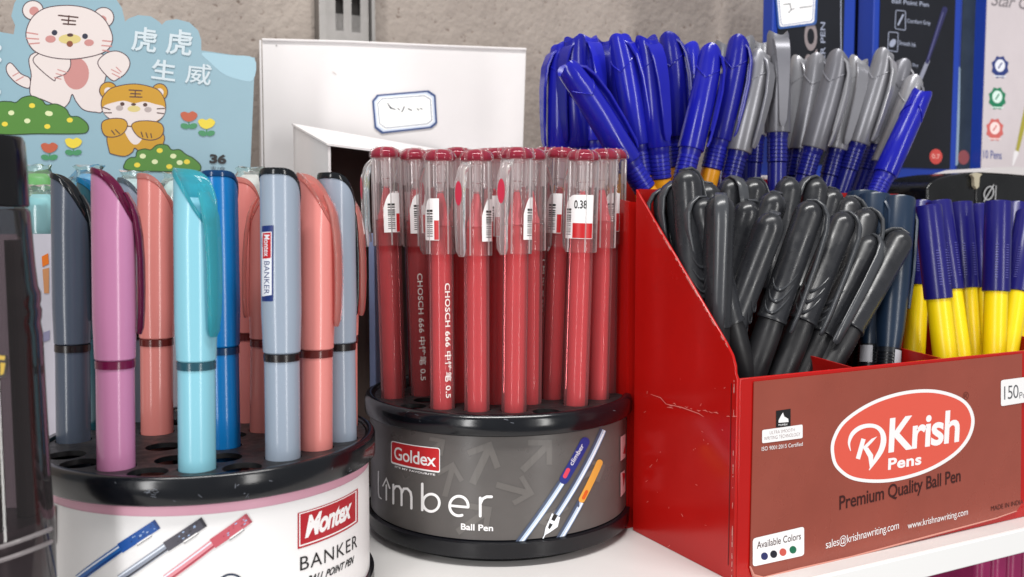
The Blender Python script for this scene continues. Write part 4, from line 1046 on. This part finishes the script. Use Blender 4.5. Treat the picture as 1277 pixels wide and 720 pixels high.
p.build('printed_pen', nb2); p = Print(Plane(P2.o - E2 * 0.0004, E1, Z), 0.0001); p.ell(1167, 195.5, 8, 9.5, mat('print_dot_red', '#c84a45', 0.4)); p.text('0.7', (1162, 198), (1172, 198.5), (1162, 192), mat('print_dot_pale', '#e8a8a0', 0.4), 0.02)
p.build('printed_dot', nb2)
nb3, P3 = navy_box('pen_box', 'dark teal grey pen box with a printed pale pen and faded red dot', 1194, 1227, 0.42, 0.162, 0.03, 1, 1, False, mat('teal_grey_face', '#2a3541', 0.4, var=0.35, vscale=40))
p = Print(Plane(P3.o - E2 * 0.0004, E1, Z), 0.0001)
p.stroke([(1191.5, 204), (1193.5, 150), (1194.5, 86)], 6, mat('print_pen_pale', '#8fa3b8', 0.4)); p.build('printed_pen', nb3)
p = Print(Plane(P3.o - E2 * 0.0004, E1, Z), 0.0001); p.ell(1201.5, 196.5, 7, 9, mat('print_dot_faded', '#8a4b4c', 0.4)); p.build('printed_dot', nb3)
nb4, P4 = navy_box('pen_box', 'pale pinkish white pen box with three coloured badges at the right edge', 1225, 1345, 0.42, 0.154, 0.03, 0, 0, False, mat('pale_pink_face', '#cdc3c6', 0.4, var=0.08, vscale=14))
p = Print(Plane(P4.o - E2 * 0.0004, E1, Z), 0.0001)
gsc = mat('print_script_grey', '#7b7478', 0.4)
p.text('Star Gel', (1236, 7), (1296, 14), (1236, -9), gsc, 0.005, 0.95, 0.35); p.build('lettering', nb4)
for x, y, h1, h2 in ((1247, 84, '#2b3a78', '#e5e6ee'), (1243.5, 123, '#1d7a56', '#d7ebe2'), (1240.5, 162, '#c9645f', '#f0d9d6')):
    p = Print(Plane(P4.o - E2 * 0.0004, E1, Z), 0.0001); hm = mat('badge' + h1, h1, 0.4)
    p.poly([(x + (11.5 if k % 2 else 9.3) * math.cos(R(k * 22.5)), y + (15 if k % 2 else 12.5) * math.sin(R(k * 22.5))) for k in range(16)], hm); p.ell(x, y - 2, 6.2, 7.8, mat('badgein' + h2, h2, 0.4)); p.stroke([(x - 2, y + 1), (x + 2, y - 5)], 1.6, hm)
    p.stroke([(x - 7, y + 11), (x + 7, y + 11.6)], 1.5, MATS['badgein' + h2]); p.build('printed_badge', nb4)
p = Print(Plane(P4.o - E2 * 0.0004, E1, Z), 0.0001)
p.text('10 Pens', (1226, 197.5), (1249, 199), (1226, 187), mat('print_indigo_text', '#4a5590', 0.4), 0.01); p.build('lettering', nb4); p = Print(Plane(P4.o - E2 * 0.0004, E1, Z), 0.0001)
p.stroke([(1268, 190), (1277, 150), (1287, 105)], [4, 6, 6], mat('print_pen_olive', '#a39a3a', 0.4)); p.stroke([(1263, 206), (1267, 191)], [2, 6], mat('print_pen_white', '#e4e0e2', 0.4))
p.build('printed_pen', nb4)

# black zipped pouch at the right edge
PZ = plane_b(0.090)
po = thing('black_pouch', 'shiny black pouch with a white line logo behind the yellow pens', 'pouch', PZ.pt(*PZ.px(1215, 255)))
pk = mat('black_vinyl', '#0f1012', 0.22, 0.6, var=0.3, vscale=60, rvar=0.1)
a0 = [PZ.px(*q) for q in smooth_closed([(1158, 330), (1156, 250), (1160, 231), (1178, 221), (1205, 216), (1216, 215), (1217, 240), (1217, 330)], 4)]
def prismP(P, pts2, depth, name, m, parent): return G().prism([P.pt(x, y) for x, y in pts2], E2 * depth).build(name, m, parent)
def hull(pp): return pp
bevelled(prismP(PZ, [PZ.px(*q) for q in [(1157, 330), (1156, 236), (1160, 229), (1170, 223), (1186, 218.5), (1205, 215.5), (1216.5, 214.5), (1216.5, 330)]], 0.035, 'end_panel', pk, po), 0.0012, 3)
bevelled(prismP(PZ, [PZ.px(*q) for q in [(1217.5, 330), (1217.5, 216), (1240, 217), (1262, 218.5), (1300, 222), (1300, 330)]], 0.035, 'front_panel', pk, po), 0.0008, 3)
prismP(PZ, [PZ.px(*q) for q in [(1221, 214.8), (1240, 209), (1265, 208), (1300, 211), (1300, 221), (1262, 217.3), (1240, 215.8)]], 0.030, 'lining', mat('pouch_lining', '#c9c4c4', 0.6), po)
prismP(Plane(PZ.o - E2 * 0.0022, E1, Z), [Plane(PZ.o - E2 * 0.0022, E1, Z).px(*q) for q in [(1212, 218), (1218, 215.5), (1225, 217), (1222, 221), (1221, 233), (1218, 236), (1215.5, 232), (1215, 222)]], 0.0018, 'zip_pull', mat('zip_beige', '#b3aa93', 0.4), po)
p = Print(PZ, 0.0006); gl_ = mat('logo_grey', '#a8a8aa', 0.4)
p.stroke(ellpts(1232, 241, 5.5, 8.5, 20, 24), 1.6, gl_, closed=True); p.stroke([(1226, 251), (1238, 231)], 1.6, gl_); p.stroke([(1241, 232), (1240, 250)], 1.2, gl_)
p.build('logo', po)

# ------------------------------------------------------------------ white carton behind the red pens
kraft = mat('kraft_inside', '#5f504a', 0.85, var=0.12, vscale=30); wc = mat('white_card', '#dedada', 0.5, var=0.03, vscale=20)
F = at_y(409, 183, 0.415); Fa = (F - O).dot(E1); Fb = (F - O).dot(E2)
AR = plane_b(Fb).px(688, 195)[0]; D_ = 0.062
ct = thing('white_carton', 'open white card carton with its lid standing up and dark inside', 'carton', L3(Fa, Fb, 0))
zf, zb_ = F.z, 0.172
def cq(name, q, m, th): return G().prism(q, th).build(name, m, ct)
cq('side_panel', [L3(Fa, Fb, 0), L3(Fa, Fb + D_, 0), L3(Fa, Fb + D_, zb_), L3(Fa, Fb, zf)], wc, E1 * 0.0012)
cq('side_panel', [L3(AR, Fb, 0), L3(AR, Fb + D_, 0), L3(AR, Fb + D_, 0.15), L3(AR, Fb, 0.145)], wc, E1 * 0.0012)
cq('back_panel', [L3(Fa + .0013, Fb + D_, 0), L3(AR - .0001, Fb + D_, 0), L3(AR - .0001, Fb + D_, 0.15), L3(Fa + .0013, Fb + D_, zb_ - 0.001)], kraft, -E2 * 0.0012)
cq('floor_panel', [L3(Fa + .0013, Fb, 0.001), L3(AR - .0001, Fb, 0.001), L3(AR - .0001, Fb + D_ - .0013, 0.001), L3(Fa + .0013, Fb + D_ - .0013, 0.001)], kraft, Z * 0.001)
cq('top_flap', [L3(Fa - 0.0008, Fb - 0.001, zf + 0.0004), L3(AR, Fb - 0.001, 0.1475), L3(AR, Fb + D_, 0.158), L3(Fa - 0.0008, Fb + D_, zb_ + 0.0006)], wc, Z * 0.0009)
# the standing lid, turned a little from the shelf
la, lb_ = at_y(326, 48, 0.486), at_y(656, 62, 0.520)
ld = (Vector((lb_.x, lb_.y, 0)) - Vector((la.x, la.y, 0))).normalized(); LP = Plane(la, ld, Z)
q = [LP.px(*c) for c in [(327, 50), (656, 61), (651, 215), (330, 222)]]
lidp = G().prism([LP.pt(*c) for c in q], LP.n * -0.0015).build('lid_panel', wc, ct)
sd = [LP.pt(*LP.px(326.5, 50)), LP.pt(*LP.px(329.5, 222))]
G().prism([sd[0] - Vector((0.0003, 0, 0)), sd[1] - Vector((0.0003, 0, 0)), sd[1] + Vector((-0.012, 0.038, -0.002)), sd[0] + Vector((-0.0095, 0.034, 0.002))], Vector((-0.001, 0, 0))).build('lid_side', wc, ct)
G().tube([LP.pt(*LP.px(x, y), 0.0004) for x, y in ((327, 50), (430, 52.5), (540, 57.5), (656, 62))], 0.0007, 6).build('lid_fold', wc, ct)
p = Print(LP, 0.0003)
p.stroke([(415, 90), (419, 93)], 0.8, mat('smudge', '#b5aaa6', 0.7)); p.stroke([(344, 57), (345.5, 57)], 0.8, black_ink); p.build('smudge', lidp)
pst = thing('price_sticker', 'white octagonal price sticker with double blue border on the white lid', 'sticker', LP.pt(*LP.px(505, 140)))
p = Print(LP, 0.0006)
oct_ = [(464, 126), (470, 118.5), (534, 113), (543, 119), (545, 154), (538, 160), (476, 167), (467, 160)]
def inset(pp, k): cx = sum(a for a, b in pp) / 8; cy = sum(b for a, b in pp) / 8; return [(cx + (a - cx) * (1 - k), cy + (b - cy) * (1 - k * 1.5)) for a, b in pp]
p.poly(oct_, mat('sticker_deep', '#33497a', 0.45)); p.poly(inset(oct_, 0.06), mat('sticker_pale', '#c9d2e2', 0.45)); p.poly(inset(oct_, 0.12), mat('sticker_paper', '#efefec', 0.5))
p.stroke(inset(oct_, 0.17), 0.8, MATS['sticker_deep'], closed=True)
p.stroke([(483, 129), (487, 135), (493, 137)], [1.0, 2.2, 1.0], ink); p.stroke([(496, 135.5), (498, 137.5)], 1.3, ink); p.stroke([(504, 133.5), (501, 140)], 1.4, ink); p.stroke([(509, 136), (513, 138)], 1.5, ink); p.stroke([(520, 136), (522, 137.5)], 1.2, ink); p.stroke([(524, 135.5), (526, 136.5)], 1.2, ink)
p.build('sticker_face', pst)
pw = thing('pale_blue_packet', 'thin pale blue packet edge in the dark gap between the two drums', 'packet', at_z(463, 520, 0))
P_ = at_y(463, 300, 0.405)
bevelled(G().prism([Vector((P_.x - 0.0016, P_.y, 0.001)), Vector((P_.x + 0.0016, P_.y, 0.001)), Vector((P_.x + 0.0012, P_.y, 0.119)), Vector((P_.x - 0.0012, P_.y, 0.119))], Vector((0.002, 0.03, 0))).build('packet_body', mat('pale_blue_card', '#93a5cf', 0.5), pw), 0.0004)

# ------------------------------------------------------------------ display carton with the printed card, left
CB = 0.200; CP = plane_b(CB)
tg = thing('printed_card', 'pale blue display card printed with two cartoon tigers, bushes and flowers', 'display card', CP.pt(*CP.px(160, 300)))
sky_ = mat('card_blue', '#86a5b2', 0.4, var=0.05, vscale=12); pale = mat('card_pale', '#98bac8', 0.4)
ol = [(-40, 34), (0, 40), (17, 43), (19, 32), (14, 20), (18, 4), (28, -12), (60, -26), (110, -24), (140, -8), (152, 10), (156, 27), (161, 23), (172, 19), (188, 20.5), (198, 27), (202, 31), (207, 26), (220, 24), (236, 28), (247, 38), (251, 50), (251, 63), (285, 68), (318, 72), (316, 120), (312, 215), (308, 330), (-40, 330)]
G().prism([CP.pt(*CP.px(*q)) for q in ol], E2 * 0.0015).build('card_board', sky_, tg)
p = Print(CP, 0.00005); p.step = 0.0000025
lnm = mat('outline_plum', '#473239', 0.45); crm = mat('tiger_cream', '#d3c8c5', 0.45); rose = mat('tiger_rose', '#b9807c', 0.45); och = mat('tiger_ochre', '#b98a1e', 0.45); grn = mat('bush_green', '#4b7c30', 0.45); grl = mat('bush_line', '#24401c', 0.45); yl_ = mat('flower_yellow', '#d8c23a', 0.45); rdm = mat('flower_red', '#b0553a', 0.45); lfg = mat('leaf_green', '#3f8458', 0.45); brwn = mat('stripe_brown', '#4a2f2a', 0.45); gryc = mat('cheek_grey', '#a79a98', 0.45)
p.poly(smooth_closed([(252, 66), (285, 69), (317, 73), (315.5, 100), (296, 99), (278, 92), (262, 78)], 4), pale)
p.blob([(37, 98), (26, 92), (14, 79), (8, 83), (10, 93), (22, 105), (36, 110)], crm, lnm)
for a in ((16, 95, 23, 91), (20, 101, 29, 96)): p.stroke([a[:2], a[2:]], 1.4, rose)
p.blob([(43, 66), (39, 95), (38, 118), (52, 124), (66, 130), (78, 135), (86, 128), (90, 118), (95, 127), (104, 137), (118, 140), (128, 138), (129, 110), (133, 85), (122, 66)], crm, lnm)
p.ell(95, 92, 16, 20, rose)
p.blob([(122, 80), (132, 67), (146, 64), (158, 70), (162, 80), (157, 91), (148, 98), (139, 100)], crm, lnm)
for a in ((139, 87, 149, 92), (140, 92, 150, 97), (145, 84, 151, 90)): p.stroke([a[:2], a[2:]], 1.3, rose)
p.blob([(42, 78), (48, 67), (60, 63), (76, 64), (86, 70), (88, 82), (82, 92), (70, 97), (66, 100)], crm, lnm)
for a in ((72, 87, 84, 91), (70, 92, 81, 95), (68, 97, 76, 99)): p.stroke([a[:2], a[2:]], 1.3, rose)
p.ell(41, 13, 13.5, 12.5, lnm); p.ell(41, 13, 12.3, 11.3, crm); p.ell(42.5, 14, 6, 5.5, rose)
p.ell(129, 22, 13.5, 13, lnm); p.ell(129, 22, 12.3, 11.8, crm); p.ell(127, 25, 6, 5.5, rose)
p.blob([(33, 48), (34, 34), (42, 20), (58, 10), (85, 7), (110, 11), (128, 22), (138, 38), (140, 52), (132, 64), (112, 71), (86, 74), (60, 71), (42, 63)], crm, lnm)
for a in ((34, 41, 47, 43), (33, 48, 48, 49), (36, 55, 49, 54), (128, 51, 139, 52), (127, 57, 139, 58), (128, 63, 136, 64)): p.stroke([a[:2], a[2:]], 1.7, rose)
p.stroke([(73, 19.5), (97, 22)], 1.9, brwn); p.stroke([(77, 25), (94, 26.5)], 1.9, brwn); p.stroke([(79, 30), (94, 31)], 1.9, brwn); p.stroke([(86, 20), (85, 31)], 1.7, brwn)
p.ell(68, 41, 3.6, 3.4, mat('eye_navy', '#22263a', 0.4)); p.ell(106, 45.5, 3.6, 3.4, MATS['eye_navy'])
p.ell(87, 49, 14, 6.2, mat('muzzle_khaki', '#c9b878', 0.45)); p.ell(87.5, 44, 4, 2.2, brwn); p.ell(87, 55, 4, 3.8, mat('mouth_brown', '#80452f', 0.45))
p.ell(63, 49, 6.5, 4.5, rose); p.ell(111, 53.5, 6, 4.2, rose)
def bush(pts_, dots):
    p.blob(pts_, grn, grl, 1.3)
    for k, (x, y) in enumerate(dots): p.ell(x, y, 3.8, 3, yl_ if k % 2 else mat('bush_dot_pale', '#cdd4a4', 0.45))
bush([(-12, 166), (-14, 140), (-2, 128), (12, 127), (20, 128), (28, 122), (40, 120), (52, 125), (58, 131), (70, 130), (82, 136), (88, 145), (98, 146), (109, 155), (109, 164), (98, 167), (50, 167)], [(14, 141), (40, 132), (34, 151), (87, 150), (62, 142), (59, 158), (60, 141.5), (6, 155)])
p.ell(135, 113, 11.5, 11, lnm); p.ell(135, 113, 10.3, 9.8, och); p.ell(135, 114, 5, 4.8, crm); p.ell(199, 115, 10.5, 11, lnm); p.ell(199, 115, 9.4, 9.8, och); p.ell(199, 115.5, 5, 5, crm)
p.blob([(139, 165), (136, 188), (142, 193), (156, 195), (165, 190), (168, 185), (176, 190), (192, 192), (201, 186), (200, 165)], och, lnm, 1.1)
p.poly(smooth_closed([(156, 158), (158, 170), (166, 180), (174, 178), (180, 165), (178, 155)], 4), crm)
p.blob([(128, 138), (127, 124), (136, 112), (150, 107), (168, 105), (186, 108), (199, 114), (206, 128), (205, 142), (196, 152), (180, 158), (160, 158), (140, 151)], och, lnm, 1.1)
p.poly(smooth_closed([(129, 133), (142, 128), (155, 126), (167, 129), (180, 127), (193, 130), (205, 134), (204, 144), (195, 151), (179, 156.5), (160, 156.5), (141, 150), (130, 142)], 4), crm)
p.stroke([(161, 112.5), (177, 113.5)], 1.6, brwn); p.stroke([(163, 117), (175, 117.5)], 1.5, brwn); p.stroke([(162, 121), (177, 121.5)], 1.6, brwn); p.stroke([(168.7, 113), (168.5, 121)], 1.4, brwn)
p.ell(152.5, 130, 2.8, 2.4, brwn); p.ell(181, 131, 2.8, 2.4, brwn); p.ell(167, 136, 8, 4, MATS['muzzle_khaki']); p.ell(166.5, 130.5, 3, 1.7, brwn); p.ell(149, 135, 4.6, 3.4, gryc); p.ell(184.5, 137, 4.6, 3.4, gryc)
for a in ((128, 134, 137, 137), (130, 141, 139, 141), (196, 136, 205, 135.5), (196, 141, 204, 142)): p.stroke([a[:2], a[2:]], 1.4, brwn)
p.blob([(127, 162), (128, 152), (140, 148), (154, 149), (159, 156), (154, 166), (143, 171), (132, 170)], och, lnm, 1.1); p.blob([(164, 158), (170, 152), (186, 151), (200, 154), (204, 162), (200, 171), (188, 175), (173, 171)], och, lnm, 1.1)
for a in ((139, 163, 143, 168), (144, 162, 149, 167), (176, 165, 178, 171), (182, 166, 184, 172), (188, 167, 189, 172)): p.stroke([a[:2], a[2:]], 1.4, brwn)
bush([(158, 212), (156, 203), (162, 197), (169, 196), (171, 189), (180, 186), (188, 187), (196, 181), (208, 181), (214, 187), (224, 187), (232, 193), (240, 197), (249, 205), (250, 211), (244, 214), (200, 214)], [(178, 195), (199, 188), (193, 202), (233, 202), (216, 195), (171, 206), (224, 203), (211, 208)])
for x, y, c in ((235, 145, rdm), (257, 154, yl_), (61, 184, rdm), (91, 178, yl_)):
    p.stroke([(x, y + 4), (x + 1, y + 13)], 1.3, lfg); p.ell(x - 4.5, y + 12.5, 5.5, 3.4, lfg, 15); p.ell(x + 5.5, y + 12.5, 5.5, 3.4, lfg, -15)
    p.blob([(x - 10, y - 3), (x - 5, y - 5.5), (x, y - 4), (x + 5, y - 6), (x + 11, y - 2), (x + 8, y + 4), (x, y + 7), (x - 7, y + 4)], c, None)
ltr = mat('card_letter', '#c2ced4', 0.45)
p.text('虎', (163, 63), (194, 67), (166, 32), ltr, 0.018); p.text('虎', (206, 67), (238, 71), (209, 35), ltr, 0.018); p.text('生', (188, 98), (218, 102), (190, 73), ltr, 0.018); p.text('威', (230, 104), (262, 107), (233, 78), ltr, 0.010)
p.ell(-2, 60, 4, 4, ltr); p.ell(-1, 75, 3, 3, ltr); p.ell(-2, 115, 3, 4, ltr)
p.text('36', (261, 204), (282, 205), (261.5, 192), black_ink, 0.05); p.text('支/盒', (262, 214), (281, 215), (262, 207), mat('print_slate', '#4b5560', 0.45), 0.0)
p.build('printed_picture', tg)
# carton in front of the card, with small wrapped things on top
TB = 0.134; TP = plane_b(TB); A0, A1 = TP.px(-60, 300)[0], TP.px(432, 300)[0]
ztop = TP.px(60, 292)[1]
dc = thing('display_carton', 'low lilac white display carton behind the slant-top pens', 'carton', L3((A0 + A1) / 2, TB, 0))
g = G(); lbox(g, A0, A1, TB, TB + 0.001, 0.0, ztop); g.build('front_wall', mat('lilac_white', '#c2bec8', 0.5, var=0.05, vscale=20), dc)
g = G(); lbox(g, A0, A1, TB + 0.0011, CB - 0.004, 0.0, 0.06); g.build('floor', MATS['white_carton'], dc)
g = G(); lbox(g, A1 - 0.001, A1, TB + 0.0011, CB - 0.004, 0.0601, ztop); g.build('side_wall', MATS['lilac_white'], dc)
p = Print(TP, 0.0002)
p.poly([(52, 320), (60, 316), (61, 329), (53, 333)], mat('print_tangerine', '#dd7426', 0.4)); p.poly([(53, 336), (61, 334), (61, 366), (55, 366)], mat('print_tan', '#c58a5e', 0.4)); p.poly([(40, 420), (62, 412), (62, 424), (40, 432)], mat('print_lilac', '#8d8aa6', 0.4))
p.build('printed_marks', dc)
wrap = clear('cellophane', '#e8f2f0', 0.16, 0.1, blend=0.3)
def sachet(x, y, b, col_, lab, sx=0.010, sz=0.012):
    P = plane_b(b); c = P.pt(*P.px(x, y)); t = thing('wrapped_eraser', lab, 'eraser', c, 'small wrapped things in the display carton')
    gg = G(); 
    rg = []
    for z, k in ((-1, .5), (-.8, .9), (0, 1), (.7, .85), (.95, .5)): rg.append([c + Vector((sx * .62 * k * math.cos(a) , sx * .5 * k * math.sin(a), sz * .75 * z - 0.004)) for a in [2 * math.pi * i / 14 for i in range(14)]])
    gg.rings(rg).build('eraser_body', mat('eraser' + col_, col_, 0.4), t, 60)
    gg = G(); rg = []
    for z, k in ((-1.2, 1.2), (-.6, 1.35), (0.2, 1.3), (.8, 1.0), (1.1, .7), (1.3, .85)):
        rg.append([c + Vector((sx * .66 * k * math.cos(a) * (1 + random.uniform(-.2, .2)), sx * .55 * k * math.sin(a) * (0.3 if z > 1 else 1), sz * .75 * z - 0.004 + random.uniform(-.0006, .0006))) for a in [2 * math.pi * i / 16 for i in range(16)]])
    gg.rings(rg).build('wrapper', wrap, t, 30)
    gg = G(); lbox(gg, -0.0001, 0.0001, 0, 0.0002, 0, 0.0001)
    return t
for x, y, b, c_, lab in ((48, 232, .150, '#57a83f', 'green wrapped eraser beside the dark bottle'), (52, 258, .142, '#8fc5cf', 'pale blue wrapped eraser beside the dark bottle, below the green one'), (112, 232, .150, '#3a97c9', 'blue wrapped eraser between slate and pink pens'), (168, 238, .15, '#c3ccd2', 'pale grey wrapped eraser right of the pink pen'), (222, 240, .15, '#d9dfe0', 'white wrapped eraser left of the pale aqua pen'), (312, 232, .15, '#e8d8d8', 'pinkish white wrapped eraser at the right end under the card')):
    sachet(x, y, b, c_, lab)

# ------------------------------------------------------------------ smoky bottle at the left edge
bx, by = (-18 - CX) / FPX * 0.235, 0.235
bo = thing('smoky_bottle', 'smoky translucent plastic bottle with black cap at the left edge', 'bottle', (bx, by, 0))
smoke = clear('smoky_plastic', '#aaa0a2', 0.05, 0.04, 0.4, 0.3)
def bz_(y): return at_y(30, y, by - 0.004).z
prof = [(0.0128, 0.0), (0.0136, 0.002), (0.0137, bz_(690)), (0.0138, bz_(665)), (0.0135, bz_(648)), (0.0131, bz_(595)), (0.0127, bz_(500)), (0.0124, bz_(420)), (0.0120, bz_(406)), (0.0123, bz_(400)), (0.0124, bz_(390)), (0.0120, bz_(384)), (0.0123, bz_(378)), (0.0123, bz_(368)), (0.0117, bz_(360)), (0.0112, bz_(330)), (0.0106, bz_(264)), (0.0099, bz_(259))]
G().lathe(prof, 48, (bx, by, 0), True, False).build('bottle_body', smoke, bo, 50)
G().lathe([(0.0100, bz_(258)), (0.0104, bz_(256)), (0.0102, bz_(200)), (0.0099, bz_(174)), (0.0093, bz_(168)), (0.0010, bz_(166))], 40, (bx, by, 0)).build('bottle_cap', mat('cap_black', '#0b0a0d', 0.16, 0.6, rvar=0.06), bo, 40)
G().lathe([(0.0112, 0.001), (0.0118, 0.004), (0.0116, bz_(662)), (0.0112, bz_(656)), (0.002, bz_(655))], 36, (bx, by, 0)).build('bottle_content', mat('dark_content', '#7b6f77', 0.3, var=0.3, vscale=60), bo, 40)
for k in range(4):
    a = 2 * math.pi * k / 4 + 0.5; rr = 0.0070
    G().tube([(bx + rr * math.cos(a), by + rr * math.sin(a), bz_(654)), (bx + rr * .9 * math.cos(a), by + rr * .9 * math.sin(a), bz_(300) - 0.002 * (k % 3))], [0.0024, 0.0022], 10).build('inner_rod', mat('rod' + str(k % 3), ('#453a3c', '#a89c98', '#181416')[k % 3], 0.35), bo)
p = Print(Cyl(bx, by, 0.0128), 0.0004)
p.poly([(-20, 440), (8, 443), (11, 452), (6, 470), (-20, 474)], mat('bottle_print_dark', '#2b2420', 0.4)); p.poly([(-20, 441), (6, 444), (5, 449), (-20, 447)], mat('bottle_print_yellow', '#c9a63a', 0.4)); p.poly([(0, 452), (6, 453), (4, 466), (0, 468)], MATS['bottle_print_yellow'])
p.build('printed_label', bo)
def bsurf(y): # wrap folds near the foot
    return [(bx + 0.0141 * math.sin(R(t)), by - 0.0141 * math.cos(R(t)), bz_(y) + 0.004 * math.sin(R(t + 20))) for t in range(-70, 91, 10)]
for y in (684, 700): G().tube(bsurf(y), 0.0006, 6).build('wrap_fold', clear('fold_clear', '#d8d0d2', 0.5, 0.15), bo)
